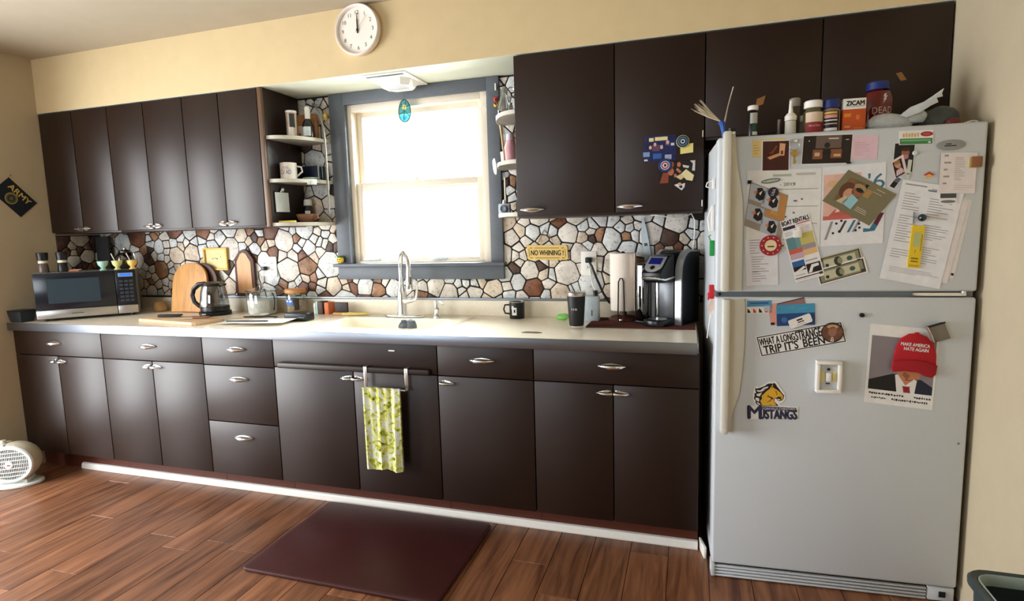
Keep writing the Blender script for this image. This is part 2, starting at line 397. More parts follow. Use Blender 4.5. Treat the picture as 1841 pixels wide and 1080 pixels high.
# ---- white moulding along the toe boards
g = G(); g.prism([(-.5225, 0), (-.540, 0), (-.5415, .006), (-.539, .026), (-.534, .034), (-.5225, .036)], -3.52, .078, WHITE, 'x'); struct(g.build('trim_1'))
g = G(); g.prism([(.083, -.52), (.092, -.52), (.112, -.60), (.101, -.60)], 0, .05, WHITE, 'z', .002); tag(g.build('moulding_offcut'), 'short loose white moulding piece on the floor between base cabinet and refrigerator', 'moulding')

# ================================================================== cabinets
def pull(kind, L=.11, sgn=1):
    """chrome leaf pull: 'full' bows out from both ends, 'half' tapers away from the door edge"""
    g = G()
    if kind == 'full':
        g.prism([(L * .52 * math.cos(a), .0125 * math.sin(a) * (1 - .35 * abs(math.cos(a)))) for a in [2 * PI * i / 24 for i in range(24)]], -.004, -.0002, CHROME, 'y', .0012)
        n = 12; P = [(-L / 2 + L * i / n, -.004 - .018 * math.sin(PI * i / n), 0) for i in range(n + 1)]
        g.tube(P, [.004 + .0115 * math.sin(PI * i / n) ** .8 for i in range(n + 1)], CHROME, 10, .75)
    else:
        g.prism([(sgn * L * x_, z_) for x_, z_ in ((0, -.012), (.25, -.014), (.6, -.009), (1.02, 0), (.6, .009), (.25, .014), (0, .012))], -.004, -.0002, CHROME, 'y', .0012)
        n = 10; P = [(sgn * L * i / n, -.004 - .014 * math.sin(PI * (.18 + .82 * i / n)), 0) for i in range(n + 1)]
        g.tube(P, [.0135 * (1 - i / n) ** .6 + .002 for i in range(n + 1)], CHROME, 10, .6)
        g.ball((sgn * L * .12, -.006, 0), .012, CHROME, 12, (1, .6, 1)); g.ball((sgn * L * .7, -.003, 0), .008, CHROME, 12, (1.6, .35, .8))
    return g
def front(name, parent, x0, x1, z0, z1, y, pulls, gap=.0022, m=BROWN):
    g = G(); g.box(x0 + gap, x1 - gap, y, y + .018, z0 + gap, z1 - gap, m, .0025); o = g.build(name, parent)
    for kind, px, pz, sg in pulls:
        h = pull(kind, .112 if kind == 'full' else .062, sg); h.build('handle', o, (px, y, pz))
    return o
BZ0, BZ1, YB = .117, .872, -.61
def base(name, label, x0, x1, fronts, group='dark brown base cabinets'):
    xc = (x0 + x1) / 2; t = thing(name, label, 'cabinet', (xc, 0, 0), 0, group)
    g = G(); a, b = x0 - xc + .001, x1 - xc - .001
    if 'sink' in name:
        g.box(a, b, YB + .0195, -.57, BZ0, BZ1, DARKGAP); g.box(a, b, -.57, -.012, BZ0, .13, DARKGAP); g.box(a, a + .016, -.57, -.012, .13, BZ1, DARKGAP); g.box(b - .016, b, -.57, -.012, .13, BZ1, DARKGAP)
    else: g.box(a, b, YB + .0195, -.012, BZ0, BZ1, DARKGAP)
    g.build('body', t)
    g = G(); g.box(x0 - xc + .001, x1 - xc - .001, -.522, -.03, 0, BZ0 - .001, REDKICK); g.build('toe_board', t)
    for nm, a, b, z0, z1, ps in fronts: front(nm, t, a - xc, b - xc, z0, z1, YB, [(k, px - xc, pz, sg) for k, px, pz, sg in ps])
    return t
s0, s1, s2, s3, s4, s5, s6, s7, s8, s9 = -3.858, -3.146, -2.782, -2.425, -1.973, -1.514, -1.067, -.61, -.266, .078
DZ = .719; HZ = .687
base('base_cabinet', 'brown base cabinet in the corner under the microwave, one drawer over two doors', s0, s1, [
    ('drawer', s0, s1, DZ, BZ1, [('full', -3.52, .796, 1)]), ('door', s0, -3.505, BZ0, DZ, [('half', -3.515, HZ, -1)]), ('door', -3.505, s1, BZ0, DZ, [('half', -3.495, HZ, 1)])])
base('base_cabinet', 'brown base cabinet under the flat cutting board, one drawer over two doors', s1, s3, [
    ('drawer', s1, s3, DZ, BZ1, [('full', -2.80, .80, 1)]), ('door', s1, s2, BZ0, DZ, [('half', s2 - .01, HZ, -1)]), ('door', s2, s3, BZ0, DZ, [('half', s2 + .01, HZ, 1)])])
base('drawer_cabinet', 'narrow brown base cabinet with three stacked drawers next to the sink cabinet', s3, s4, [
    ('drawer', s3, s4, DZ - .003, BZ1, [('full', -2.2, .805, 1)]), ('drawer', s3, s4, .411, DZ - .003, [('full', -2.198, .648, 1)]), ('drawer', s3, s4, BZ0, .411, [('full', -2.195, .333, 1)])])
snk = base('sink_cabinet', 'brown sink cabinet with rounded towel ledge across the front above two doors', s4, s6, [
    ('false_front', s4, s6, DZ + .005, BZ1, []), ('door', s4, s5, BZ0, DZ + .005, [('half', s5 - .008, HZ, -1)]), ('door', s5, s6, BZ0, DZ + .005, [('half', s5 + .008, HZ, 1)])])
g = G(); xc = (s4 + s6) / 2; g.box(-1.94 - xc, -1.10 - xc, YB - .02, YB - .0005, .722, .752, BROWN, .008, 3); g.build('towel_ledge', snk)
g = G(); g.box(-1.315 - xc, -1.283 - xc, YB - .002, YB - .0003, .828, .834, WHITE); g.build('paint_chip', snk)
base('base_cabinet', 'brown base cabinet beside the sink cabinet with one drawer over one wide door', s6, s7, [
    ('drawer', s6, s7, DZ + .004, BZ1, [('full', -.846, .802, 1)]), ('door', s6, s7, BZ0, DZ + .004, [('half', -1.045, .69, 1)])])
base('base_cabinet', 'dark brown base cabinet next to the refrigerator, wide drawer over two doors', s7, s9, [
    ('drawer', s7, s9, DZ + .004, BZ1, [('full', -.271, .802, 1)]), ('door', s7, s8, BZ0, DZ + .004, [('half', s8 - .008, HZ, -1)]), ('door', s8, s9, BZ0, DZ + .004, [('half', s8 + .008, HZ, 1)])])
def upper(label, x0, x1, fronts, z0=ZU, name='wall_cabinet'):
    xc = (x0 + x1) / 2; t = thing(name, label, 'cabinet', (xc, 0, z0), 0, 'dark brown wall cabinets')
    g = G(); g.box(x0 - xc + .001, x1 - xc - .001, YU + .0195, -.009, 0, ZS - z0 - .001, BROWN, .002); g.build('body', t)
    for a, b, ps in fronts: front('door', t, a - xc, b - xc, .008, ZS - z0 - .004, YU, [(k, px - xc, pz - z0, sg) for k, px, pz, sg in ps])
    return t
HU = 1.462
upper('brown wall cabinet pair of doors in the corner above the microwave', XL + .002, -3.29, [(XL + .002, -3.579, [('half', -3.586, HU, -1)]), (-3.579, -3.29, [('half', -3.572, HU, 1)])])
upper('brown wall cabinet pair of doors between the corner cabinet and the one beside the shelves', -3.29, -2.717, [(-3.29, -3.007, [('half', -3.015, HU, -1)]), (-3.007, -2.717, [('half', -2.999, HU, 1)])])
u3 = upper('brown wall cabinet pair of doors whose side carries the open corner shelves and memo pad', -2.717, -2.172, [(-2.717, -2.463, [('half', -2.471, HU, -1)]), (-2.463, -2.2, [('half', -2.455, HU, 1)])])
xc = (-2.717 - 2.172) / 2; g = G(); g.box(-2.199 - xc, -2.172 - xc, YU, YU + .019, 0, ZS - ZU - .001, wood('worn cabinet edge', (128, 98, 70), (70, 50, 38), scale=(60, 60, 3)), .004); g.build('face_stile', u3)
u4 = upper('dark brown wall cabinet with photographs stuck on one of its two doors', -.755, .09, [(-.755, -.29, [('full', -.678, 1.47, 1)]), (-.29, .09, [('full', -.225, 1.468, 1)])])
xc = (-.755 + .09) / 2; g = G()
for hz in (1.47, 1.762): g.lathe([(.0028, -.014), (.0028, .014)], STEEL, (.083 - xc, YU - .001, hz - ZU), 8)
g.build('hinge', u4)
upper('nearly black wall cabinet above the refrigerator against the side wall', .09, XR - .004, [(.09, .53, []), (.53, XR - .004, [])], 1.735)

# ================================================================== worktop, sink, tap
CT = .914
wt = thing('worktop', 'long cream laminate worktop with metal front edge and low backsplash', 'worktop', (0, 0, 0))
SX0, SX1, SY0, SY1 = -1.84, -1.10, -.565, -.10
g = G()
for a, b, c, d in ((XL + .002, SX0, -.632, -.001), (SX1, .066, -.632, -.001), (SX0, SX1, -.632, SY0), (SX0, SX1, SY1, -.001)): g.box(a, b, c, d, .8735, CT, LAM)
g.build('top', wt)
EDGE = mat('aluminium edge strip', (140, 146, 156), .36, 1, var=.04, scale=5, stretch=(1, 30, 30))
g = G(); g.box(XL + .002, .066, -.638, -.6322, .868, CT + .0012, EDGE, .002); g.build('front_edge', wt)
g = G(); g.box(.0662, .071, -.638, -.002, .8735, CT + .0012, EDGE, .002); g.build('end_edge', wt)
g = G(); g.box(XL + .002, .066, -.022, -.0085, CT, 1.0, LAM, .002); g.build('backsplash', wt)
g = G(); g.box(XL + .002, .066, -.026, -.0085, 1.0, 1.012, EDGE, .002); g.build('cap_strip', wt)
SINKM = mat('white sink enamel', (240, 234, 216), .18, spec=.6, var=.015)
sk = thing('kitchen_sink', 'white drop-in kitchen sink with wide rim set in the worktop', 'sink', ((SX0 + SX1) / 2, (SY0 + SY1) / 2, CT))
b = bmesh.new(); hx, hy = (SX1 - SX0) / 2, (SY1 - SY0) / 2
def ring(z, ax, ay, r, cy=0):
    out = []
    for cxx, cyy, a0 in ((ax - r, ay - r, 0), (-ax + r, ay - r, PI / 2), (-ax + r, -ay + r, PI), (ax - r, -ay + r, 1.5 * PI)):
        for i in range(5): out.append(b.verts.new((cxx + r * math.cos(a0 + i * PI / 8), cy + cyy + r * math.sin(a0 + i * PI / 8), z)))
    return out
rings = [ring(.0008, hx + .022, hy + .022, .02), ring(.006, hx + .016, hy + .016, .03), ring(.006, hx - .05, hy - .07, .05, -.03), ring(-.004, hx - .058, hy - .078, .05, -.03), ring(-.15, hx - .08, hy - .10, .06, -.03), ring(-.165, hx - .12, hy - .14, .05, -.03)]
for p, q in zip(rings, rings[1:]):
    for i in range(20): b.faces.new((p[i], p[(i + 1) % 20], q[(i + 1) % 20], q[i]))
b.faces.new(rings[-1]); g = G(); g.bm(b, SINKM, True); g.build('basin', sk)
g = G(); g.lathe([(0, -.164), (.04, -.164), (.043, -.160), (.034, -.158), (.0, -.161)], STEEL, (0, -.03, 0)); g.build('drain', sk)

fc = thing('kitchen_faucet', 'tall chrome gooseneck faucet with pull-down head behind the sink', 'faucet', (-1.465, -.155, CT + .0062))
g = G(); g.prism([(.118 * math.cos(a * PI / 16), .034 * math.sin(a * PI / 16)) for a in range(32)], 0, .012, CHROME, 'z', .004); g.build('base_plate', fc)
g = G(); g.lathe([(.030, .011), (.030, .02), (.026, .03), (.026, .13), (.022, .15), (.016, .165), (.015, .20)], CHROME, (-.012, 0, 0)); g.build('body', fc)
d = Vector((.72, -.69, 0)).normalized(); nk = [Vector((-.012, 0, .19)), Vector((-.012, 0, .27))]
for i in range(13):
    a = PI - PI * i / 12 * 1.02; nk.append(Vector((-.012, 0, .27)) + d * (.068 + .068 * math.cos(a)) + Vector((0, 0, .088 * math.sin(a))))
g = G(); g.tube(nk, .0125, CHROME, 12); g.build('spout', fc)
e = nk[-1]; g = G(); g.tube([e + Vector((0, 0, .005)), e - Vector((0, 0, .02)), e - Vector((0, 0, .07)), e - Vector((0, 0, .10)), e - Vector((0, 0, .108))], [.014, .016, .019, .021, .018], CHROME, 14); sh = g.build('spray_head', fc)
g = G(); g.box(e.x + .012, e.x + .019, e.y - .019, e.y - .012, e.z - .075, e.z - .035, BLACKP, .002); g.build('spray_button', sh)
g = G(); g.tube([(-.012, 0, .09), (.03, -.01, .092), (.058, -.016, .095)], [.017, .016, .012], CHROME, 12)
g.tube([(.056, -.016, .092), (.082, -.022, .1), (.094, -.026, .14), (.096, -.028, .20)], [.008, .007, .006, .007], CHROME, 10); g.build('handle', fc)
sd = thing('soap_dispenser', 'small chrome soap dispenser beside the faucet', 'soap dispenser', (-1.272, -.155, CT + .0062))
g = G(); g.lathe([(0, 0), (.021, 0), (.021, .006), (.016, .012), (.012, .03), (.016, .045), (.01, .055), (.008, .078), (.013, .082), (.012, .088), (0, .09)], CHROME, n=16); g.build('body', sd)
g = G(); g.tube([(0, 0, .084), (.03, -.015, .086), (.05, -.024, .074)], [.006, .005, .004], CHROME, 8); g.build('spout', sd)
# ================================================================== flat prints, signs and magnets
FA = .0575; FO = Vector((.1264, -.728, 0)); FX = Vector((math.cos(FA), math.sin(FA), 0))
class Flat(G):
    """a sheet given by three corners on a plane: BK faces the room at depth p, LW faces +x at x = p, FR is the refrigerator front"""
    def __init__(s, frame, tl, tr, bl, lift=.0006, th=.0004, base=PAPER, outline=None, p=0):
        super().__init__(); s.fr, s.p = frame, p
        tl, tr, bl = Vector(tl), Vector(tr), Vector(bl); s.c = (tr + bl) / 2
        s.o = tl - s.c; s.e1 = tr - tl; s.e2 = bl - tl; s.w = s.e1.length; s.h = s.e2.length
        s.ang = math.atan2(s.e1.y, s.e1.x); s.lift, s.top = lift, lift + th
        pts = outline or [(0, 0), (1, 0), (1, 1), (0, 1)]
        if base: s.prism([s.P(*q) for q in pts], -lift, -s.top, base)
    def P(s, a, b): q = s.o + s.e1 * a + s.e2 * b; return (q.x, q.y)
    def poly(s, pts, m, k=1):
        y = -s.top - .00022 * k; s.add([(q[0], y, q[1]) for q in (s.P(*p) for p in pts)], [tuple(range(len(pts)))], m); return s
    def q(s, a0, b0, a1, b1, m, k=1): return s.poly([(a0, b0), (a0, b1), (a1, b1), (a1, b0)], m, k)
    def disc(s, a, b, r, m, k=1, ry=None, n=28):
        c = s.P(a, b); ry = ry or r; y = -s.top - .00022 * k; ca, sa = math.cos(s.ang), math.sin(s.ang)
        pts = [(r * math.cos(-2 * PI * i / n), ry * math.sin(-2 * PI * i / n)) for i in range(n)]
        s.add([(c[0] + x * ca - z * sa, y, c[1] + x * sa + z * ca) for x, z in pts], [tuple(range(n))], m); return s
    def txt(s, t, a, b, h, m, k=2, w=None, rot=0, bold=0):
        c = s.P(a, b); s.text(t, c[0], c[1], h, -s.top - .00022 * k, m, w, s.ang + rot, bold); return s
    def lines(s, a0, a1, b0, b1, n, m=GREYINK, th=.25, seed=1, k=1):
        R = random.Random(seed); d = (b1 - b0) / n
        for i in range(n): s.q(a0, b0 + i * d, a0 + (a1 - a0) * R.uniform(.45, 1), b0 + (i + th) * d, m, k)
        return s
    def done(s, name, label=None, cat=None, group=None, parent=None):
        if s.fr == 'FR': l = FO + FX * s.c.x; loc, rz = (l.x, l.y, s.c.y), FA
        elif s.fr == 'LW': loc, rz = (s.p, s.c.x, s.c.y), PI / 2
        else: loc, rz = (s.c.x, s.p, s.c.y), 0
        return tag(s.build(name, parent, loc, rz, recalc=False), label, cat, group)
def col(r, g, b, rough=.6, **k): return mat('colour %d %d %d' % (r, g, b), (r, g, b), rough, var=.03, **k)

# ================================================================== wall clock, vent, pennant, window things
ck = thing('wall_clock', 'round white wall clock with black numerals on the wall above the window', 'clock', (-1.545, YU - .0005, 2.381))
CLW = mat('clock case white', (236, 228, 222), .4, var=.01)
g = G(); g.lathe([(0, 0), (.117, 0), (.122, .01), (.122, .034), (.118, .038), (.112, .036), (.108, .024)], CLW, n=48, ax='y'); g.build('case', ck)
g = G(); g.lathe([(.1085, .022), (0, .022)], mat('clock dial', (246, 240, 230), .5, var=.01), n=48, ax='y')
for i in range(12):
    a = PI / 2 - (i + 1) * PI / 6; g.text(str(i + 1), .084 * math.cos(a), .084 * math.sin(a), .018, -.0225, INK)
g.build('dial', ck)
def hand(nm, a, L, w, y, m):
    c, s_ = math.cos(a), math.sin(a); g = G()
    g.prism([(-.015 * c - w * s_, -.015 * s_ + w * c), (L * c - w * .6 * s_, L * s_ + w * .6 * c), (L * c + w * .6 * s_, L * s_ - w * .6 * c), (-.015 * c + w * s_, -.015 * s_ - w * c)], y, y - .001, m); g.build(nm, ck)
hand('hour_hand', PI / 2 + .03, .05, .0035, -.024, INK); hand('minute_hand', PI / 2 - .02, .078, .0028, -.026, INK); hand('second_hand', PI / 2 - .72, .085, .0008, -.028, mat('grey hand', (150, 140, 135), .5))
g = G(); g.lathe([(.005, .022), (.005, .030), (0, .030)], INK, n=12, ax='y'); g.build('hub', ck)

vt = thing('ceiling_vent', 'white vent fan with slotted grille in the soffit underside over the window', 'vent', (-1.45, -.155, ZS))
g = G(); g.box(-.125, .125, -.13, .13, -.008, -.0005, WHITE, .002); g.build('plate', vt)
g = G(); g.box(-.105, .105, -.123, -.104, -.0095, -.0081, mat('vent slot grey', (70, 74, 70), .7)); g.build('slot', vt)
g = G(); oc = lambda r, ry, z: [(x * r, y * ry, z) for x, y in ((-1, -.5), (-.6, -1), (.6, -1), (1, -.5), (1, .5), (.6, 1), (-.6, 1), (-1, .5))]
v0, v1 = oc(.1, .095, -.008), oc(.078, .07, -.04); o_ = Vector((.005, .02, 0))
g.add([tuple(Vector(p) + o_) for p in v0 + v1], [tuple(range(8))[::-1], tuple(range(8, 16))] + [(i, (i + 1) % 8, 8 + (i + 1) % 8, 8 + i) for i in range(8)], WHITE)
for r_ in range(3):
    for i in range(9): g.box(-.05 + i * .0125, -.044 + i * .0125, -.038 + r_ * .03, -.018 + r_ * .03, -.0406, -.0401, MATS['vent slot grey'])
g.build('grille', vt)

PEN = mat('navy felt', (24, 30, 42), .9, var=.2, scale=60); YEL = col(214, 186, 90); OLV = col(92, 92, 66)
F = Flat('LW', (-.522, 1.778), (-.383, 1.632), (-.626, 1.687), .001, .003, PEN, p=XL)
F.txt('ARMY', .52, .27, .032, YEL, 2,   .145, bold=.03); F.disc(.46, .66, .034, YEL, 1); F.disc(.46, .66, .031, OLV, 2); F.disc(.46, .66, .021, col(48, 56, 50), 3); F.disc(.46, .66, .01, col(110, 106, 70), 4)
F.q(0, 0, 1, .03, col(200, 186, 150), 1)
F.done('wall_pennant', 'dark felt pennant with gold ARMY lettering and round seal hung askew', 'pennant')
g = G(); g.lathe([(.004, 0), (.005, .004), (0, .006)], col(170, 120, 90), n=10, ax='y'); tag(g.build('push_pin', None, (XL + .0005, -.515, 1.787), PI / 2), 'tiny brown push pin in the wall above the dark pennant', 'pin')

sc_ = thing('suncatcher', 'teal glass egg suncatcher hanging in the window from a thread', 'ornament', (-1.467, -.036, 2.045))
TEAL = mat('teal glass', (70, 180, 190), .15, var=.25, scale=40, emit=0); LEAD = mat('lead line', (50, 66, 70), .5)
g = G(); g.prism([(.036 * math.cos(a * PI / 14) * (1 - .12 * math.sin(a * PI / 14)), .06 * math.sin(a * PI / 14)) for a in range(28)], -.003, .003, glass('teal clear', (120, 215, 225), .1), 'y'); g.build('glass_disc', sc_)
g = G(); g.tube([(.036 * math.cos(a * PI / 14) * (1 - .12 * math.sin(a * PI / 14)), 0, .06 * math.sin(a * PI / 14)) for a in range(29)], .0028, LEAD, 6)
for p_ in ([(-.03, -.02), (0, .0), (.03, -.03)], [(0, 0), (.01, .05)], [(-.02, .04), (0, 0), (-.005, -.055)], [(-.03, .02), (-.01, .025), (.01, .02), (.03, .025)]): g.tube([(a, -.0035, b) for a, b in p_], .0022, LEAD, 6)
g.build('leading', sc_)
g = G(); g.prism(arc(0, .018, .014, 0, 2 * PI, 12)[:-1], -.005, -.0034, col(235, 215, 120)); g.prism([(-.012, -.03), (.012, -.034), (.008, -.05), (-.008, -.048)], -.005, -.0034, col(60, 170, 215)); g.build('coloured_pieces', sc_)
g = G(); g.tube([(0, 0, .06), (0, 0, .095)], .0008, LEAD, 5); g.ball((0, .002, .096), .004, CLEAR, 8); g.build('thread', sc_)
sm = thing('smiley_toy', 'tiny yellow smiling face toy on the corner of the grey window sill', 'toy', (-1.928, -.045, 1.2105))
g = G(); g.ball((0, 0, .024), .021, col(236, 196, 64), 16, (1.1, .8, 1)); g.build('head', sm)
g = G(); g.ball((0, .004, .036), .019, col(70, 120, 60), 14, (1.15, .9, .6)); g.build('cap', sm)
g = G()
for s_ in (-1, 1): g.ball((s_ * .007, -.016, .026), .0032, INK, 8)
g.tube([(-.008, -.0155, .017), (0, -.0175, .0135), (.008, -.0155, .017)], .0012, INK, 6); g.build('face', sm)

# ================================================================== outlets, signs and frames on the stone
WY = -.008
def outlet(label, x, z, w, h, decora):
    t = thing('wall_outlet', label, 'outlet', (x, WY, z)); g = G(); g.box(-w / 2, w / 2, -.006, 0, -h / 2, h / 2, WHITE, .002)
    g.build('cover_plate', t); g = G()
    for cx in decora:
        for s_ in (-1, 1):
            g.box(cx - .013, cx + .013, -.0068, -.0061, s_ * .02 - .013, s_ * .02 + .013, col(225, 224, 220))
            for k in (-.005, .005): g.box(cx + k - .001, cx + k + .001, -.0075, -.0069, s_ * .02 - .004, s_ * .02 + .005, INK)
    g.build('sockets', t); return t
outlet('white double wall outlet plate on the stones beside the tall wooden plaque', -2.467, 1.197, .118, .122, (-.027, .027))
outlet('white wall outlet plate on the stones behind the black tumbler', -.465, 1.197, .08, .125, (0,))
pg = thing('power_plug', 'black plug with cord in the double outlet above the lidded glass canister', 'plug', (-2.49, WY - .0078, 1.187))
g = G(); g.box(-.014, .014, -.026, 0, -.012, .012, BLACKP, .004); g.build('plug_body', pg)
g = G(); g.tube([(-.01, -.02, -.006), (-.035, -.022, -.02), (-.04, -.018, -.06), (-.03, -.014, -.10), (-.005, -.016, -.135), (.005, -.016, -.18)], .003, BLACKP, 6); g.build('cord', pg)
pg = thing('power_plug', 'thick black plug and cord in the outlet behind the paper towels', 'plug', (-.462, WY - .0078, 1.215))
g = G(); g.box(-.016, .016, -.034, 0, -.014, .014, BLACKP, .005); g.build('plug_body', pg)
g = G(); g.tube([(0, -.03, 0), (.02, -.04, -.03), (.045, -.03, -.10), (.075, -.026, -.17), (.105, -.03, -.215), (.115, -.03, -.222)], .006, BLACKP, 8); g.build('cord', pg)
g = G(); g.tube([(-.458, -.016, 1.17), (-.452, -.024, 1.12), (-.44, -.028, 1.08), (-.42, -.045, 1.05), (-.41, -.06, 1.045)], .0028, WHITE, 6); tag(g.build('thin_cable', None), 'thin white cord hanging from the outlet to the pale tin', 'cord')

F = Flat('BK', (-.797, 1.297), (-.577, 1.294), (-.792, 1.219), .0005, .009, col(222, 190, 112), [(.03, 0), (.97, 0), (1, .12), (1, .88), (.97, 1), (.03, 1), (0, .88), (0, .12)], p=WY)
F.txt('NO WHINING !', .5, .52, .026, INK, 2, .175, bold=.035)
for b in (.2, .86):
    F.q(.2, b - .015, .8, b + .015, INK)
    for a in (.08, .86): F.q(a, b - .02, a + .06, b + .02, INK)
for a in (.05, .94): F.q(a, .25, a + .012, .8, INK)
sg = F.done('hanging_sign', 'small yellow wooden sign reading NO WHINING hung on string on the stones', 'sign')
g = G(); g.tube([(-.06, -.006, .03), (-.035, -.002, .085), (-.018, -.002, .118)], .0016, col(150, 130, 105), 5); g.tube([(.042, -.006, .03), (.01, -.002, .09), (-.018, -.002, .118)], .0016, col(150, 130, 105), 5); g.build('string', sg)

pf = thing('framed_picture', 'square picture in a thin yellow wood frame on the stones above the kettle', 'picture', (-2.87, WY, 1.249))
YF = mat('yellow frame wood', (226, 182, 76), .45, var=.06)
g = G(); w_, h_ = .095, .072
for a in ((-w_, w_, h_ - .011, h_), (-w_, w_, -h_, -h_ + .011), (-w_, -w_ + .011, -h_ + .011, h_ - .011), (w_ - .011, w_, -h_ + .011, h_ - .011)): g.box(a[0], a[1], -.016, 0, a[2], a[3], YF, .0015)
g.build('frame', pf)
g = G(); g.box(-w_ + .011, w_ - .011, -.005, -.001, -h_ + .011, h_ - .011, mat('pale yellow print', (226, 208, 150), .6, var=.08, scale=12))
for a, b, c in ((-.03, .0, .008), (.0, -.001, .014), (.035, .012, .004), (-.012, .002, .006)): g.box(a, a + c, -.0056, -.0051, b, b + .006, col(70, 60, 50))
g.build('print', pf)
pq = thing('wall_plaque', 'tall arched plaque of light wood with dark border standing on the backsplash', 'plaque', (-2.642, -.012, 1.0125))
ogee = lambda w, h, z0: [(-w, z0), (w, z0), (w, h * .78), (w * .82, h * .84), (w * .62, h * .90), (w * .42, h * .965), (0, h), (-w * .42, h * .965), (-w * .62, h * .90), (-w * .82, h * .84), (-w, h * .78)]
g = G(); g.prism(ogee(.074, .295, 0), 0, -.016, REDWOOD, 'y', .003); g.build('border', pq)
g = G(); g.prism(ogee(.053, .275, .02), -.0162, -.019, wood('pale plaque wood', (226, 172, 118), (204, 146, 92), scale=(30, 30, 6))); g.build('panel', pq)

# ================================================================== on the counter, corner end
C0 = CT + .0006
mw = thing('microwave', 'black microwave with stainless lower trim set at an angle in the corner', 'microwave', (-3.64, -.61, C0), math.radians(46.5))
MWB = mat('microwave black glass', (18, 24, 34), .18, spec=.6, var=.1)
g = G(); g.box(0, .51, .022, .285, .012, .288, mat('microwave case grey', (120, 122, 120), .4, 0, var=.05), .004)
for a in (.04, .47):
    for b in (.05, .25): g.lathe([(.012, 0), (.012, .012)], BLACKP, (a, b, 0), 10)
g.build('case', mw)
g = G(); g.box(  .002, .400, .0, .021, .07, .286, MWB, .004); dr = g.build('door', mw)
g = G(); g.box(.065, .32, -.0008, -.0001, .105, .25, mat('microwave window mesh', (46, 60, 70), .3, var=.15, scale=300)); g.build('viewing_window', dr)
g = G(); g.box(  .002, .400, -.004, .02, .016, .067, STEEL, .004); g.build('door_trim', mw)
g = G(); g.box(.403, .508, .0, .021, .07, .286, mat('control panel black', (14, 17, 24), .25, var=.1), .003); cp = g.build('control_panel', mw)
g = G(); g.box(.418, .494, -.0012, -.0002, .245, .268, col(150, 165, 190)); g.box(.425, .487, -.0018, -.0013, .249, .264, mat('lit display', (40, 110, 230), .4, emit=.6)); g.build('display', cp)
g = G()
for r_ in range(6):
    for c_ in range(3): g.box(.420 + c_ * .026, .440 + c_ * .026, -.001, -.0002, .09 + r_ * .024, .104 + r_ * .024, col(44, 52, 64))
g.build('keypad', cp)
g = G(); g.box(.403, .508, -.004, .02, .016, .067, STEEL, .004); g.build('button_trim', mw)
g = G(); g.box(.17, .23, -.0046, -.0041, .0395, .0425, INK); g.build('badge', mw)
bb = thing('storage_tub', 'black plastic tub at the end of the counter by the microwave', 'tub', (-3.797, -.588, C0))
g = G(); T_ = lambda z, a, b: [(-a, -b, z), (a, -b, z), (a, b, z), (-a, b, z)]
v = T_(0, .046, .034) + T_(.062, .056, .042); g.add(v, [(3, 2, 1, 0), (4, 5, 6, 7)] + [(i, (i + 1) % 4, 4 + (i + 1) % 4, 4 + i) for i in range(4)], mat('charcoal tub', (36, 42, 50), .6, var=.15, scale=80)); g.build('tub_body', bb)
g = G(); g.box(-.058, .058, -.044, .044, .062, .071, BLACKP, .003); g.build('lid', bb)
MZ = C0 + .2885
def mwp(lx, ly): a = math.radians(46.5); return (-3.64 + lx * math.cos(a) - ly * math.sin(a), -.61 + lx * math.sin(a) + ly * math.cos(a), MZ)
def grinder(label, p, dark):
    t = thing('spice_grinder', label, 'grinder', p, 0, 'grinders on the microwave')
    g = G(); g.lathe([(0, 0), (.026, 0), (.027, .006), (.024, .05), (.02, .056), (.0, .056)], BLACKP if dark else mat('peppercorn jar', (96, 84, 78), .2, var=.4, scale=120), n=18); g.build('jar', t)
    g = G(); g.lathe([(.021, .056), (.023, .058), (.023, .07), (.021, .072)], mat('cream collar', (232, 226, 204), .4), n=18); g.build('collar', t)
    g = G(); g.lathe([(.021, .0722), (.027, .074), (.03, .116), (.028, .12), (0, .12)], BLACKP, n=18); g.build('cap', t)
grinder('black capped spice grinder with clear jar nearest the corner wall on the microwave', (-3.66, -.525, MZ), False)
grinder('black capped spice grinder with black base between the clear one and the egg cups', (-3.60, -.455, MZ), True)
def cup(label, x, y, c, spoon):
    t = thing('egg_cup', label, 'cup', (x, y, MZ), 0, 'footed cups on the microwave'); m_ = mat('cup ' + str(c), c, .35, var=.02)
    g = G(); g.lathe([(0, 0), (.019, 0), (.019, .004), (.011, .012), (.013, .018), (.026, .034), (.03, .056), (.028, .056), (.024, .036), (.0, .024)], m_, n=20); g.build('bowl', t)
    if spoon:
        g = G(); g.tube([(.004, 0, .03), (-.014, 0, .05), (-.032, .004, .072), (-.05, .006, .1)], [.0035, .003, .003, .0036], WHITE, 6); g.build('spoon', t)
cup('small mint green footed cup on the microwave', -3.43, -.335, (168, 214, 200), 0)
cup('small lime yellow footed cup with white spoon in the middle of the trio', -3.375, -.285, (214, 218, 150), 1)
cup('small golden yellow footed cup with white spoon at the end of the trio', -3.325, -.225, (240, 208, 122), 1)
g = G(); g.box(-.05, .05, -.012, .012, 0, .007, col(222, 140, 100), .003); g.box(-.02, .06, -.006, .016, .007, .012, col(226, 186, 168), .002)
tag(g.build('snack_packet', None, mwp(.17, .08), .7), 'flat orange and pink packet lying on the microwave beside the mint cup', 'packet')
tp = thing('glass_teapot', 'round clear glass teapot with chrome lid behind the yellow cups', 'teapot', (-3.45, -.165, MZ))
g = G(); g.lathe([(0, .002), (.05, .002), (.064, .03), (.062, .07), (.04, .1), (.035, .104)], glass('smoky glass', (150, 150, 140), .14), n=24); g.build('pot', tp)
g = G(); g.lathe([(.04, .104), (.036, .112), (.012, .122), (.01, .132), (0, .136)], CHROME, n=20); g.build('lid', tp)
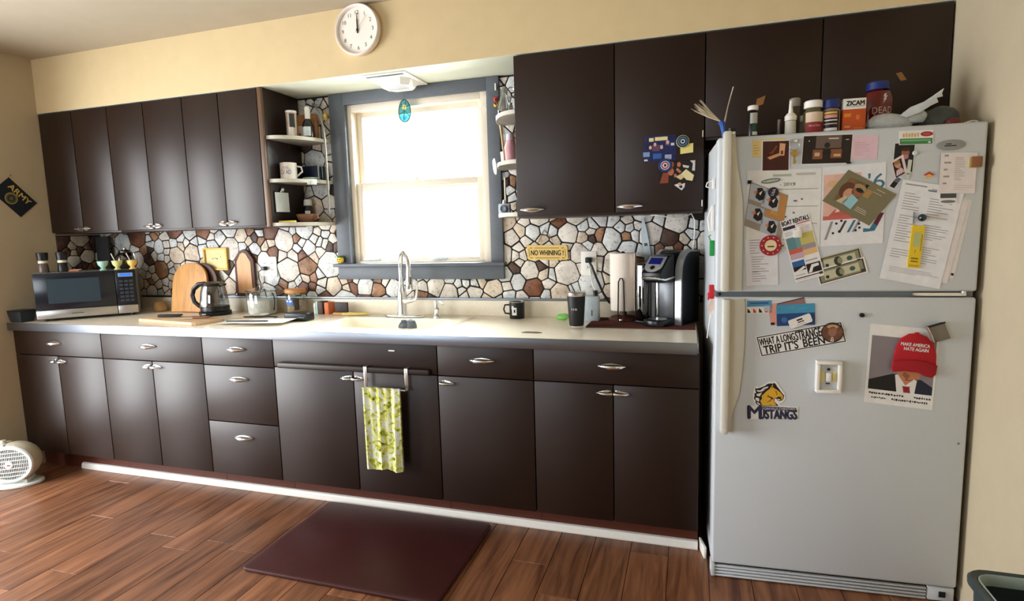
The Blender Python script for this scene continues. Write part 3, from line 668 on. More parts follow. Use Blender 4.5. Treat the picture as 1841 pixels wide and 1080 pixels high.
g = G(); g.tube([(.058, 0, .085), (.09, -.01, .095), (.1, -.012, .06), (.07, -.005, .03)], .006, CHROME, 8); g.build('handle', tp)
g = G(); g.box(-.058, .058, 0, .016, 0, .5, mat('slate grey', (62, 60, 62), .6, var=.2, scale=10), .003); tag(g.build('slate_board', None, (-3.79, -.055, C0)), 'dark slate serving board standing in the corner behind the microwave', 'board')

def crumple(g, c, r, m, seed, n=14, sc=(1, 1, 1)):
    R = random.Random(seed); b = bmesh.new(); bmesh.ops.create_icosphere(b, subdivisions=3, radius=r)
    off = [Vector((R.uniform(-1, 1), R.uniform(-1, 1), R.uniform(-1, 1))).normalized() for _ in range(n)]
    for v in b.verts:
        d = v.co.normalized(); k = max(d.dot(o) for o in off); v.co *= .55 + .5 * k; v.co = Vector((c[0] + v.co.x * sc[0], c[1] + v.co.y * sc[1], c[2] + max(v.co.z * sc[2], -r * sc[2] * .7)))
    g.bm(b, m, False)
g = G(); crumple(g, (0, 0, .03), .043, mat('kraft paper', (176, 134, 84), .8, var=.2), 4, 16, (1.1, .8, .95)); tag(g.build('crumpled_bag', None, (-3.29, -.09, C0)), 'crumpled tan paper bag beside the microwave', 'bag')
def lean(o, a): o.rotation_euler = (a, 0, o.rotation_euler.z); return o
ab = [(-.14, 0), (.14, 0), (.14, .17)] + arc(.02, .19, .12, 0, PI / 2, 6, .125)[1:] + arc(-.02, .19, .12, PI / 2, PI, 6, .125) + [(-.14, .17)]
g = G(); g.prism(ab, -.018, 0, TANW, 'y', .004); tag(lean(g.build('cutting_board', None, (-3.03, -.10, C0 + .001)), math.radians(-10)), 'arched light wood cutting board leaning on the backsplash', 'cutting board')
g = G(); g.prism([(a, b * .985) for a, b in ab], -.012, 0, REDWOOD, 'y', .003); tag(lean(g.build('serving_board', None, (-2.985, -.044, C0 + .001)), math.radians(-3)), 'dark wood board just peeping out behind the arched light board', 'board')
kt = thing('electric_kettle', 'glass and steel electric kettle with black handle, lid and base', 'kettle', (-2.75, -.175, C0))
g = G(); g.lathe([(0, 0), (.088, 0), (.09, .006), (.09, .022), (.084, .026), (0, .026)], BLACKP, n=28); g.build('power_base', kt)
g = G(); g.lathe([(0, .027), (.082, .027), (.082, .05), (.079, .056), (0, .056)], BLACKP, n=28); g.build('lower_band', kt)
g = G(); g.lathe([(.079, .057), (.08, .07), (.072, .14), (.062, .178)], glass('kettle glass', (206, 212, 212), .18), n=28); g.build('glass_body', kt)
g = G(); vs = []; N_ = 10
for i in range(N_ + 1):
    a = math.radians(200 + 80 * i / N_)
    for r_, z in ((.0815, .056), (.0825, .07), (.0745, .14), (.0645, .178)): vs.append((r_ * math.cos(a), r_ * math.sin(a), z))
g.add(vs, [(4 * i + k, 4 * i + 4 + k, 4 * i + 5 + k, 4 * i + 1 + k) for i in range(N_) for k in range(3)], CHROME, True); g.build('steel_panel', kt)
g = G(); g.lathe([(.064, .178), (.066, .184), (.062, .194), (.03, .204), (0, .206)], BLACKP, n=24); g.prism([(.05, -.02), (.09, -.012), (.09, .012), (.05, .02)], .18, .192, BLACKP, 'z', .003); g.build('lid', kt)
g = G(); g.tube([(-.05, -.01, .192), (-.09, -.02, .188), (-.125, -.028, .16), (-.138, -.03, .12), (-.128, -.028, .08), (-.1, -.022, .055), (-.075, -.018, .045)], [.014, .015, .014, .013, .013, .013, .012], BLACKP, 10); g.build('handle', kt)
g = G(); g.box(-.014, .016, -.0912, -.0895, .012, .0155, WHITE); g.build('badge', kt)
g = G(); g.prism([(-.245, -.095), (.235, -.095), (.25, -.08), (.25, .08), (.235, .095), (-.245, .095)], 0, .018, wood('pale board wood', (236, 206, 168), (218, 180, 138), scale=(4, 60, 60)), 'z', .003)
tag(g.build('cutting_board', None, (-2.735, -.44, C0), math.radians(-10)), 'pale rectangular cutting board lying flat near the counter edge', 'cutting board')
BZ = C0 + .0186
kn = thing('kitchen_knife', 'black handled kitchen knife lying on the flat cutting board nearer the kettle', 'knife', (-2.775, -.395, BZ + .004), math.radians(16))
g = G(); g.box(-.14, .0, -.012, .012, -.003, .012, BLACKM, .005); g.build('handle', kn)
g = G(); g.prism([(0, -.012), (.10, -.006), (.13, .002), (0, .012)], .002, .0035, STEEL, 'z'); g.build('blade', kn)
kn = thing('paring_knife', 'small wooden handled knife lying on the flat cutting board near its end', 'knife', (-2.63, -.46, BZ + .003), math.radians(24))
g = G(); g.box(.0, .09, -.008, .008, -.002, .01, wood('knife handle wood', (170, 110, 70), (96, 58, 40)), .004); g.build('handle', kn)
g = G(); g.prism([(0, -.008), (-.11, -.001), (0, .008)], .001, .0025, STEEL, 'z'); g.build('blade', kn)
def sheet(name, label, x, y, w, h, rz, z, m, cat='paper', grp=None, curl=.004):
    g = G(); n = 6; vs = []
    for i in range(n + 1):
        for j in range(2): vs.append((-w / 2 + w * i / n, (j - .5) * h, curl * (i / n) ** 2 * (1 + .6 * j)))
    fs = [(2 * i, 2 * i + 2, 2 * i + 3, 2 * i + 1) for i in range(n)]; k = len(vs)
    vs += [(a, b, c + .0006) for a, b, c in vs]
    g.add(vs, [f[::-1] for f in fs] + [tuple(i + k for i in f) for f in fs] + [(0, k, k + 2, 2)[::-1]] + [(2 * i, 2 * i + 2, k + 2 * i + 2, k + 2 * i) for i in range(n)] + [(2 * i + 3, 2 * i + 1, k + 2 * i + 1, k + 2 * i + 3) for i in range(n)], m, False)
    return tag(g.build(name, None, (x, y, z), rz), label, cat, grp)
sheet('envelope', 'tan envelope lying under the white letters in front of the glass canister', -2.37, -.31, .24, .2, -.25, C0, mat('tan envelope paper', (228, 200, 158), .8), 'envelope')
sheet('letter', 'white letter sheet lying askew on the tan envelope', -2.30, -.42, .26, .16, .3, C0 + .0065, PAPER)
sheet('letter', 'white letter sheet reaching towards the sink beside the black box', -2.13, -.44, .26, .17, .16, C0 + .0145, mat('bright paper', (242, 240, 236), .7), curl=.002)
g = G(); g.tube([(-.1, 0, .005), (-.02, 0, .0055), (.06, 0, .005), (.1, 0, .004)], [.004, .006, .005, .003], BLACKM, 8); tag(g.build('black_pen', None, (-2.24, -.375, C0 + .02), .18), 'black pen lying across the white letters', 'pen')
g = G(); g.box(-.12, .12, -.004, .004, 0, .006, BLACKM, .002); tag(g.build('letter_opener', None, (-2.22, -.5, C0 + .018), .17), 'thin dark letter opener lying along the letters near the counter edge', 'opener')
g = G(); g.lathe([(0, 0), (.03, 0), (.045, .01), (.043, .011), (.028, .003), (0, .003)], WHITE, n=20); tag(g.build('spoon_rest', None, (-2.36, -.235, C0 + .006)), 'tiny white dish in front of the lidded glass canister', 'dish')

jr = thing('glass_canister', 'lidded glass canister of white flour in front of the double outlet', 'canister', (-2.44, -.125, C0))
g = G(); g.lathe([(0, .001), (.078, .001), (.084, .008), (.09, .12), (.086, .135), (.083, .14)], glass('canister glass', (244, 248, 247), .1), n=28); g.build('jar', jr)
g = G(); g.lathe([(0, .004), (.074, .004), (.079, .012), (.083, .09), (0, .095)], mat('flour', (244, 241, 234), .9), n=24); g.build('flour', jr)
g = G(); g.lathe([(.088, .141), (.094, .146), (.09, .152), (.03, .166), (.012, .17), (.014, .184), (0, .188)], glass('lid glass', (205, 212, 210), .25), n=28); g.build('lid', jr)
g = G(); g.tube([(.088, -.01, .13), (.106, -.02, .11), (.11, -.024, .07), (.1, -.02, .03)], .004, BLACKP, 8); g.build('handle', jr)
j2 = thing('storage_jar', 'glass jar with wooden lid and blue emblem beside the glass canister', 'jar', (-2.215, -.1, C0))
g = G(); g.lathe([(0, .001), (.052, .001), (.056, .008), (.056, .118), (.048, .13)], glass('jar glass', (225, 228, 222), .12), n=24); g.build('jar', j2)
g = G(); g.lathe([(0, .004), (.05, .004), (.052, .01), (.052, .09), (0, .092)], mat('oats', (196, 170, 130), .9, var=.3, scale=90), n=20); g.build('oats', j2)
g = G(); g.lathe([(.0, .131), (.06, .131), (.061, .135), (.061, .15), (.058, .154), (0, .154)], wood('jar lid wood', (214, 152, 92), (178, 116, 66)), n=24); g.build('lid', j2)
def wrap(g, R, a0, a1, z0, z1, m, n=10, R1=None):
    R1 = R1 or R; vs = []
    for i in range(n + 1):
        a = a0 + (a1 - a0) * i / n; vs += [(R * math.cos(a), R * math.sin(a), z0), (R1 * math.cos(a), R1 * math.sin(a), z1)]
    g.add(vs, [(2 * i, 2 * i + 2, 2 * i + 3, 2 * i + 1) for i in range(n)], m, True)
g = G(); wrap(g, .0568, math.radians(235), math.radians(290), .06, .095, col(66, 110, 190)); wrap(g, .0572, math.radians(242), math.radians(256), .079, .089, col(235, 240, 250)); wrap(g, .0572, math.radians(266), math.radians(282), .079, .089, col(235, 240, 250)); wrap(g, .0568, math.radians(296), math.radians(325), .03, .10, col(60, 48, 42)); g.build('emblem', j2)
bx = thing('black_case', 'small black gadget case in front of the wooden lidded jar', 'case', (-2.03, -.315, C0))
g = G(); g.box(-.075, .075, -.035, .035, 0, .046, BLACKP, .008, 3); g.build('shell', bx)
g = G(); g.box(-.077, -.074, -.03, .03, .006, .04, col(78, 92, 98), .001); g.build('end_cap', bx)
g = G(); g.box(.015, .055, -.0355, -.035, .019, .0215, col(150, 170, 175)); g.build('print', bx)
for i, (x_, w_, h_, c_, l_) in enumerate(((-2.094, .012, .066, (226, 226, 220), 'white slim packet standing against the backsplash behind the black case'), (-2.079, .012, .076, (170, 205, 205), 'pale blue slim packet standing between the white and brown ones'), (-2.054, .03, .074, (84, 62, 56), 'dark brown little booklet standing against the backsplash'), (-2.012, .028, .07, (214, 120, 72), 'orange little booklet standing against the backsplash'))):
    g = G(); g.box(-w_ / 2, w_ / 2, -.03, .03, 0, h_, col(*c_), .001); tag(g.build('recipe_booklet' if i > 1 else 'tea_packet', None, (x_, -.062, C0)), l_, 'booklet' if i > 1 else 'packet', 'little packets and booklets by the sink')
cs = thing('card_holder', 'dark square card on a tan wooden stand between the booklets and the sink', 'holder', (-1.912, -.078, C0))
g = G(); g.box(-.048, .045, -.03, .03, 0, .014, TANW, .002); g.build('stand', cs)
g = G(); g.box(-.042, .04, -.012, .004, .0145, .073, mat('dark slate card', (62, 56, 54), .6, var=.2), .003); g.build('card', cs)
g = G(); g.prism([(-.08, -.02), (-.03, -.035), (.05, -.01), (.085, .01), (.04, .03), (-.05, .02)], 0, .012, mat('yellow cloth', (240, 214, 130), .9, var=.1), 'z', .004); tag(g.build('dish_cloth', None, (-1.80, -.115, C0 + .0062)), 'folded pale yellow dish cloth on the corner of the sink rim', 'cloth')
ds = thing('dish_scrubber', 'dark grey scrubbing sponge propped at the front of the sink', 'scrubber', (-1.272, -.50, CT + .0066))
g = G(); g.lathe([(0, 0), (.03, 0), (.034, .012), (.026, .03), (.012, .04), (0, .041)], mat('grey scourer', (92, 98, 104), .8, var=.3, scale=90), (-.012, 0, 0), 16, sy=.6); g.lathe([(0, 0), (.03, 0), (.03, .014), (.022, .036), (0, .046)], MATS['grey scourer'], (.024, 0, 0), 16, sy=.6); g.build('sponge', ds)
g = G(); g.tube([(-.045, -.01, .004), (-.034, -.015, .022), (-.022, -.02, .036)], .0035, WHITE, 6); g.build('grip', ds)

# ================================================================== on the counter, coffee end
mg = thing('enamel_mug', 'black enamel mug with white emblem and steel rim against the backsplash', 'mug', (-.838, -.085, C0))
g = G(); g.lathe([(0, 0), (.038, 0), (.04, .004), (.0405, .086), (.038, .086), (.037, .008), (0, .006)], BLACKP, n=28); g.build('cup', mg)
g = G(); g.lathe([(.0405, .0862), (.0418, .088), (.0405, .090), (.038, .0885)], CHROME, n=28); g.build('rim', mg)
g = G(); g.tube([(-.038, -.01, .072), (-.06, -.018, .072), (-.067, -.02, .05), (-.06, -.018, .028), (-.038, -.01, .024)], .0045, BLACKP, 8); g.build('handle', mg)
g = G(); wrap(g, .0411, math.radians(248), math.radians(284), .02, .06, col(216, 216, 214)); wrap(g, .0411, math.radians(244), math.radians(262), .05, .068, col(200, 200, 200)); wrap(g, .0415, math.radians(262), math.radians(274), .034, .05, INK); g.build('emblem', mg)
g = G(); crumple(g, (0, 0, .014), .024, mat('green plastic', (130, 200, 100), .4, var=.15), 9, 9, (1.5, .7, .8)); tag(g.build('green_clip', None, (-.587, -.105, C0)), 'small bright green crumpled clip on the counter beside the black tumbler', 'clip')
F0 = [(-.046, -.012), (.03, -.016), (.048, -.004), (.02, .012), (-.03, .014)]
g = G(); g.prism(F0, 0, .002, col(96, 76, 68), 'z'); tag(g.build('torn_wrapper', None, (-.645, -.495, C0)), 'small flat dark wrapper lying near the front of the counter', 'wrapper')
tb = thing('travel_tumbler', 'tall black insulated tumbler with steel rim and base', 'tumbler', (-.467, -.355, C0))
g = G(); g.lathe([(.032, .014), (.034, .02), (.041, .13), (.0425, .152)], mat('tumbler black', (20, 21, 24), .5, var=.1), n=28); g.build('body', tb)
g = G(); g.lathe([(0, 0), (.029, 0), (.031, .003), (.032, .0138)], CHROME, n=28); g.build('base_ring', tb)
g = G(); g.lathe([(.0427, .152), (.044, .154), (.0445, .168), (.042, .170), (.036, .171), (0, .171)], STEEL, n=28); g.build('rim', tb)
g = G(); wrap(g, .0388, math.radians(245), math.radians(285), .088, .098, col(150, 155, 158)); wrap(g, .0392, math.radians(252), math.radians(258), .088, .098, INK); wrap(g, .0392, math.radians(266), math.radians(271), .088, .098, INK); g.build('print', tb)
g = G(); g.tube([(-.004, 0, .165), (-.026, -.004, .212)], .0028, BLACKP, 8); g.build('straw', tb)
tn = thing('pale_tin', 'pale grey tin marked 1 with a dark knob behind the black tumbler', 'tin', (-.43, -.135, C0))
g = G(); g.box(-.036, .036, -.03, .03, 0, .128, mat('pale tin paint', (176, 188, 194), .4, var=.08), .004); g.build('tin_body', tn)
g = G(); g.text('1', .004, .045, .03, -.0304, INK); g.build('numeral', tn)
g = G(); g.lathe([(.012, .1285), (.012, .14), (.014, .15), (.0, .158)], BLACKP, (.02, -.005, 0), 14); g.build('knob', tn)
g = G(); m_ = mat('woven placemat', (74, 30, 22), .7, var=.5, scale=3, stretch=(4, 140, 40), bump=.6); g.box(-.43, .062, -.33, -.04, 0, .004, m_, .0015)
for i in range(48): g.tube([(-.428, -.326 + i * .006, .0042), (.06, -.326 + i * .006, .0042)], .0022, m_, 5)
tag(g.build('placemat', None, (0, 0, C0)), 'dark red brown woven placemat under the paper towels and coffee maker', 'placemat')
MT = C0 + .0066
pt = thing('paper_towel_holder', 'dark paper towel stand with black wire arm on the placemat', 'paper towel holder', (-.278, -.115, MT))
g = G(); g.lathe([(0, 0), (.07, 0), (.072, .006), (.06, .018), (.02, .026), (.014, .05), (0, .05)], REDWOOD, n=28); g.build('base', pt)
g = G(); g.lathe([(.009, .05), (.009, .336), (0, .34)], BLACKM, n=12); g.build('post', pt)
g = G(); g.tube([(-.018, -.072, .01), (-.016, -.074, .1), (-.014, -.075, .195), (-.006, -.076, .212), (.004, -.076, .212), (.01, -.075, .195), (.012, -.072, .1), (.012, -.07, .01)], .0032, BLACKM, 8); g.build('wire_arm', pt)
g = G(); g.box(-.012, .004, -.076, -.068, .0, .014, CHROME, .002); g.build('clip', pt)
pr = thing('paper_towel_roll', 'white paper towel roll standing on the dark holder', 'paper towels', (-.278, -.115, MT + .0505))
g = G(); g.lathe([(.02, 0), (.062, 0), (.0635, .004), (.0635, .276), (.062, .28), (.02, .28), (.02, 0)], mat('paper towel', (236, 226, 216), .9, var=.02, bump=.2, scale=150), n=36); g.build('roll', pr)
g = G(); g.box(.058, .062, -.062, .01, .002, .278, MATS['paper towel'], .001); g.build('loose_end', pr)

cm = thing('coffee_maker', 'black single cup coffee maker with silver band and small screen', 'coffee maker', (-.062, -.205, MT), math.radians(-30))
KB = mat('coffee maker black', (15, 18, 24), .28, var=.1); SIL = mat('silver plastic', (176, 178, 180), .35, .6, var=.03)
prof = lambda e: [(-.01 - e, 0), (-.01 - e, .235)] + [(.07 - (.08 + e) * math.cos(a * PI / 16), .235 + (.105 + e) * math.sin(a * PI / 16)) for a in range(1, 9)] + [(.15, .335 + e), (.15, 0)]
g = G(); g.prism(prof(0), -.0775, .0775, KB, 'x', .006); g.build('body', cm)
# silver strips down the outer edges of the front and over the top
g = G(); A, B = prof(.006)[:11], prof(-.004)[:11]; k = len(A)
for x0_, x1_ in ((.047, .0785), (-.0785, -.06)):
    vs = [(x_, y, z) for x_, q_ in ((x0_, A), (x1_, A), (x1_, B), (x0_, B)) for y, z in q_]
    g.add(vs, [(j_ * k + i, j_ * k + i + 1, ((j_ + 1) % 4) * k + i + 1, ((j_ + 1) % 4) * k + i) for j_ in range(4) for i in range(k - 1)] + [(0, k, 2 * k, 3 * k), (k - 1, 4 * k - 1, 3 * k - 1, 2 * k - 1)], SIL, True)
g.build('silver_band', cm)
hp = [(-.014, .20), (-.10, .20), (-.125, .215), (-.128, .245), (-.06, .315), (-.014, .325)]
g = G(); g.prism(hp, -.062, .044, KB, 'x', .008); hd = g.build('brew_head', cm, (0, 0, 0))
g = G(); g.T = Matrix.Translation((-.009, -.094, .281)) @ Matrix.Rotation(math.radians(45.8), 4, 'X')
g.prism([(-.045, .046), (-.045, -.01)] + [(.045 * math.cos(PI + a * PI / 12), -.01 + .036 * math.sin(PI + a * PI / 12)) for a in range(1, 12)] + [(.045, -.01), (.045, .046)], .0015, .006, SIL, 'z', .001)
g.build('control_panel', hd)
g = G(); g.T = Matrix.Translation((-.009, -.094, .281)) @ Matrix.Rotation(math.radians(45.8), 4, 'X'); g.box(-.032, .032, -.002, .036, .0062, .0075, mat('coffee screen', (22, 26, 90), .2, emit=.15)); g.build('screen', hd)
g = G(); g.T = Matrix.Translation((-.009, -.094, .281)) @ Matrix.Rotation(math.radians(45.8), 4, 'X'); g.lathe([(.011, .006), (.011, .009), (0, .0095)], BLACKP, (0, -.022, 0), 16); g.build('button', hd)
g = G(); g.tube([(-.064, -.03, .222), (-.063, -.10, .214), (-.05, -.13, .222), (-.009, -.137, .226), (.032, -.13, .222), (.045, -.10, .214), (.046, -.03, .222)], .008, CHROME, 8, .7); g.build('chrome_lip', hd)
g = G(); g.prism([(-.068, -.012), (-.068, -.09)] + [(-.01 + .058 * math.cos(PI + a * PI / 10), -.09 + .04 * math.sin(PI + a * PI / 10)) for a in range(1, 10)] + [(.048, -.09), (.046, -.012)], 0, .028, KB, 'z', .004); g.build('drip_tray', cm)
g = G(); g.lathe([(.0, .0285), (.042, .0285), (.044, .031), (0, .032)], STEEL, (-.01, -.07, 0), 24); g.build('drip_grate', cm)
g = G(); g.box(-.056, .04, -.016, -.0125, .03, .198, mat('grey recess', (92, 96, 100), .3, .3), .002); g.build('recess_panel', cm)
g = G(); g.box(-.053, -.04, -.022, -.016, .03, .198, CHROME, .003); g.build('chrome_rib', cm)
g = G(); g.box(-.135, -.0805, -.07, .10, .012, .285, glass('reservoir smoke', (70, 76, 80), .12), .012, 3); rs = g.build('water_reservoir', cm)
g = G(); g.box(-.137, -.0802, -.072, .102, 0, .0115, KB, .003); g.build('reservoir_base', rs)
g = G(); g.tube([(-.15, -.05, 1.4325), (-.11, -.14, 1.428), (-.02, -.14, 1.41), (.04, -.12, 1.43), (.055, -.11, 1.40), (.055, -.1, 1.33), (.048, -.09, 1.26), (.046, -.08, 1.1), (.045, -.07, .93)], .0032, WHITE, 6); tag(g.build('white_cable', None), 'white cable looped under the wall cabinet and down behind the coffee maker', 'cable')
rl = G(); rl.prism([(-.019, 0), (.019, 0), (.016, .33), (.012, .38), (.004, .412), (-.006, .38), (-.016, .33)], -.004, 0, mat('pale blue plastic', (196, 210, 218), .4, var=.08)); rl.box(-.008, .008, -.0046, -.0041, .27, .285, col(70, 80, 80))
o = rl.build('plastic_ruler', None, (-.135, -.012, 1.0135)); o.rotation_euler = (0, math.radians(-8.5), 0); tag(o, 'long pale blue plastic ruler leaning on the stones between paper towels and coffee maker', 'ruler')
# ================================================================== open corner shelves by the window
SHW = mat('worn shelf paint', (150, 144, 134), .5, var=.2, scale=20); SHE = mat('pale shelf edge', (206, 202, 190), .5, var=.12, scale=25)
def corner_shelf(label, x0, sg, rx, ry, z, grp):
    pts = [(0, -.009)] + [(0, -.302)] * 0 + [(sg * rx * math.cos(a), -ry * math.sin(a)) for a in [PI / 2 - (PI / 2 - .03) * i / 14 for i in range(15)]]
    t = thing('corner_shelf', label, 'shelf', (x0, 0, z), 0, grp)
    g = G(); g.prism([(p[0], min(p[1], -.009)) for p in pts], -.018, 0, SHW, 'z'); g.build('board', t)
    e = [(sg * (rx + .0018) * math.cos(a), min(-.0095, -(ry + .0018) * math.sin(a))) for a in [PI / 2 - (PI / 2 - .03) * i / 14 for i in range(15)]]
    g = G(); k = len(e); vs = [(a, b, -.0185) for a, b in e] + [(a, b, .0005) for a, b in e] + [(a * .985, min(-.009, b * .985), .0005) for a, b in e] + [(a * .985, min(-.009, b * .985), -.0185) for a, b in e]
    g.add(vs, [(j * k + i, j * k + i + 1, ((j + 1) % 4) * k + i + 1, ((j + 1) % 4) * k + i) for j in range(4) for i in range(k - 1)], SHE, True); g.build('edge_band', t)
    return t
LS = -2.171; Z1, Z2, Z3 = 1.925, 1.693, 1.455
corner_shelf('top curved corner shelf holding the dark bottle, on the cabinet side by the window', LS, 1, .207, .302, Z1, 'curved shelves beside the three wall cabinets')
corner_shelf('middle curved corner shelf holding the printed white mug', LS, 1, .207, .302, Z2, 'curved shelves beside the three wall cabinets')
corner_shelf('lowest curved corner shelf holding the wooden bowl', LS, 1, .207, .302, Z3, 'curved shelves beside the three wall cabinets')
RS0 = -.757; Y1, Y2, Y3 = 1.942, 1.712, 1.462
corner_shelf('top curved shelf holding the clear glass jug on the far side of the window', RS0, -1, .168, .29, Y1, 'curved shelves beside the photo cabinet')
corner_shelf('middle curved shelf holding the pink bottle on the far side of the window', RS0, -1, .168, .29, Y2, 'curved shelves beside the photo cabinet')
corner_shelf('lowest curved shelf holding the toy camera on the far side of the window', RS0, -1, .168, .29, Y3, 'curved shelves beside the photo cabinet')
def can(name, label, c, loc, prof, m, bands=(), n=20, grp=None):
    t = thing(name, label, c, loc, 0, grp); g = G(); g.lathe(prof, m, n=n); g.build('body', t)
    for nm, pr_, mm in bands: g = G(); g.lathe(pr_, mm, n=n); g.build(nm, t)
    return t
t = can('tall_can', 'tall pale metal can with dark and white wrap on the top curved shelf', 'can', (-2.088, -.19, Z1 + .0006), [(0, 0), (.028, 0), (.029, .003), (.029, .132)], mat('can wrap', (196, 176, 156), .4, .3, var=.3, scale=18), [('lid', [(.029, .132), (.03, .134), (.03, .142), (.026, .143), (0, .141)], WHITE)])
g = G(); wrap(g, .0294, math.radians(285), math.radians(345), .05, .125, col(52, 56, 54)); wrap(g, .0294, math.radians(275), math.radians(325), .004, .052, col(225, 222, 215)); g.build('label', t)
t = thing('wooden_box', 'flat brown wooden box standing behind the bottle on the top curved shelf', 'box', (-2.095, -.05, Z1 + .0006)); g = G(); g.box(-.07, .07, -.016, .016, 0, .148, wood('honey box wood', (176, 122, 74), (140, 92, 54), scale=(10, 40, 40)), .003); g.build('case', t)
g = G(); g.box(-.045, -.012, -.0172, -.0162, .006, .085, col(214, 180, 148)); g.box(-.04, -.03, -.0178, -.0173, .03, .045, col(120, 60, 40)); g.build('label', t)
BOT = mat('dark bottle glass', (30, 32, 30), .15, spec=.6)
t = can('sauce_bottle', 'dark bottle with white neck wrap and pale label on the top curved shelf', 'bottle', (-2.022, -.135, Z1 + .0006), [(0, 0), (.028, 0), (.031, .004), (.031, .065), (.024, .088), (.013, .105), (.013, .118)], BOT, [('neck_wrap', [(.0135, .1), (.0145, .104), (.016, .155), (.013, .17), (0, .171)], WHITE)])
g = G(); wrap(g, .0314, math.radians(230), math.radians(330), .008, .058, mat('pale label', (206, 220, 220), .6)); g.build('label', t)
t = thing('printed_mug', 'white mug printed in red and blue on the middle curved shelf', 'mug', (-2.122, -.2, Z2 + .0006)); g = G(); g.lathe([(0, 0), (.042, 0), (.045, .003), (.045, .092), (.042, .093), (.041, .008), (0, .006)], mat('mug white', (240, 234, 224), .3), n=32); g.build('cup', t)
def curved_text(g, tx, R, a, z, h, w, m):
    v, f, asp = text_geo(tx, .004); g.add([(R * math.cos(a + (p[0] - .5) * w / R), R * math.sin(a + (p[0] - .5) * w / R), z + (p[1] - .5) * h) for p in v], f, m)
RED = col(190, 44, 44); BLU = col(40, 62, 130)
g = G(); a0 = math.radians(285); curved_text(g, 'RATED', .0455, a0, .066, .008, .034, col(90, 80, 84)); curved_text(g, 'D/', .0455, a0 - .33, .04, .024, .026, RED); curved_text(g, 'AD', .0455, a0 + .36, .04, .022, .03, BLU)
wrap(g, .0455, a0 - .6, a0 + .6, .0565, .058, GREYINK); g.build('print', t)
g = G(); g.tube([(.04, .02, .075), (.062, .03, .07), (.066, .032, .045), (.04, .02, .02)], .005, MATS['mug white'], 8); g.build('handle', t)
t = thing('blue_box', 'navy blue box with white edge at the back of the middle curved shelf', 'box', (-2.09, -.045, Z2 + .0006)); g = G(); g.box(-.065, .06, -.016, .012, 0, .088, mat('navy card', (26, 40, 72), .5), .002); g.build('case', t)
g = G(); g.box(.0602, .065, -.016, .012, 0, .088, col(200, 214, 222)); g.build('white_edge', t)
t = can('dark_glass', 'small dark drinking glass at the window end of the middle curved shelf', 'glass', (-2.005, -.042, Z2 + .0006), [(0, 0), (.018, 0), (.021, .08), (.019, .08), (.016, .004), (0, .004)], mat('dark glass', (34, 44, 48), .15))
g = G(); g.lathe([(0, 0), (.03, 0), (.048, .012), (.046, .014), (.028, .004), (0, .004)], mat('celadon', (196, 212, 190), .35), n=24); tag(g.build('saucer', None, (-2.04, -.115, Z2 + .0006)), 'pale green saucer on the middle curved shelf beside the printed mug', 'saucer')
g = G(); g.box(-.026, .026, -.003, 0, -.03, 0, mat('shelf tag', (222, 232, 236), .5), .001); g.box(-.016, -.008, -.0036, -.0031, -.02, -.013, INK); g.box(-.026, .026, -.003, .02, 0, .0012, MATS['shelf tag']); tag(g.build('shelf_tag', None, (-1.998, -.168, Z2 + .0012), math.radians(48)), 'small white tag clipped over the rim of the middle curved shelf', 'tag')
F = Flat('LW', (-.277, 1.63), (-.157, 1.632), (-.274, 1.512), .0005, .004, INK, p=-2.1712); F.q(.03, .05, .97, .97, mat('memo white', (232, 244, 246), .5)); mp_ = F.done('memo_board', 'small white memo board with black edge hung on the cabinet side under the middle shelf', 'board')
g = G(); g.ball((-.0, -.012, .07), .011, CHROME, 12, (1.2, .8, 1)); g.box(-.012, .012, -.008, 0, .052, .064, CHROME, .002); g.build('clip', mp_)
t = can('spice_bottle', 'dark bottle with white cap and label behind the wooden bowl', 'bottle', (-2.128, -.042, Z3 + .0006), [(0, 0), (.025, 0), (.026, .003), (.026, .085), (.02, .1)], BOT, [('cap', [(.02, .1), (.025, .102), (.022, .135), (.018, .138), (0, .139)], WHITE)])
g = G(); wrap(g, .0264, math.radians(260), math.radians(330), .02, .07, PAPER); g.build('label', t)
t = thing('wooden_bowl', 'brown wooden bowl with a small handle on the lowest curved shelf', 'bowl', (-2.065, -.14, Z3 + .0006)); BW = wood('bowl wood', (150, 106, 80), (104, 68, 48), scale=(12, 12, 60))
g = G(); g.lathe([(0, 0), (.036, 0), (.05, .018), (.06, .046), (.057, .047), (.046, .02), (.03, .006), (0, .006)], BW, n=28); g.build('bowl', t)
g = G(); g.tube([(.056, -.006, .042), (.076, -.008, .04), (.08, -.008, .024), (.056, -.006, .016)], .005, BW, 8); g.build('handle', t)
g = G(); g.box(-.05, .05, -.008, .008, 0, .01, col(220, 196, 84), .003); g.box(-.03, .04, .009, .02, 0, .007, col(170, 130, 80), .002); tag(g.build('yellow_packet', None, (-2.105, -.262, Z3 + .0006), .15), 'slim yellow packet lying at the front of the lowest curved shelf', 'packet')
g = G(); rp_ = [(-2.07, -.012, 2.132), (-2.055, -.03, 2.135), (-2.03, -.06, 2.125), (-1.99, -.085, 2.09), (-1.962, -.098, 2.04), (-1.948, -.10, 1.98), (-1.943, -.10, 1.92), (-1.941, -.10, 1.67), (-1.945, -.10, 1.50)]
g.tube(rp_, .0065, mat('grey rod', (150, 150, 142), .4, .5), 8); tag(g.build('curved_rod', None), 'thin grey curved rod arching from the stones down past the curved shelf ends', 'rod')
g = G(); g.box(-.012, .012, -.018, 0, -.02, .02, col(222, 184, 74), .005); g.box(-.006, .006, -.022, -.016, -.006, .014, col(240, 220, 150), .003); tag(g.build('yellow_ornament', None, (-1.985, -.009, 2.06)), 'tiny yellow ornament hung on the stones by the window casing', 'ornament')
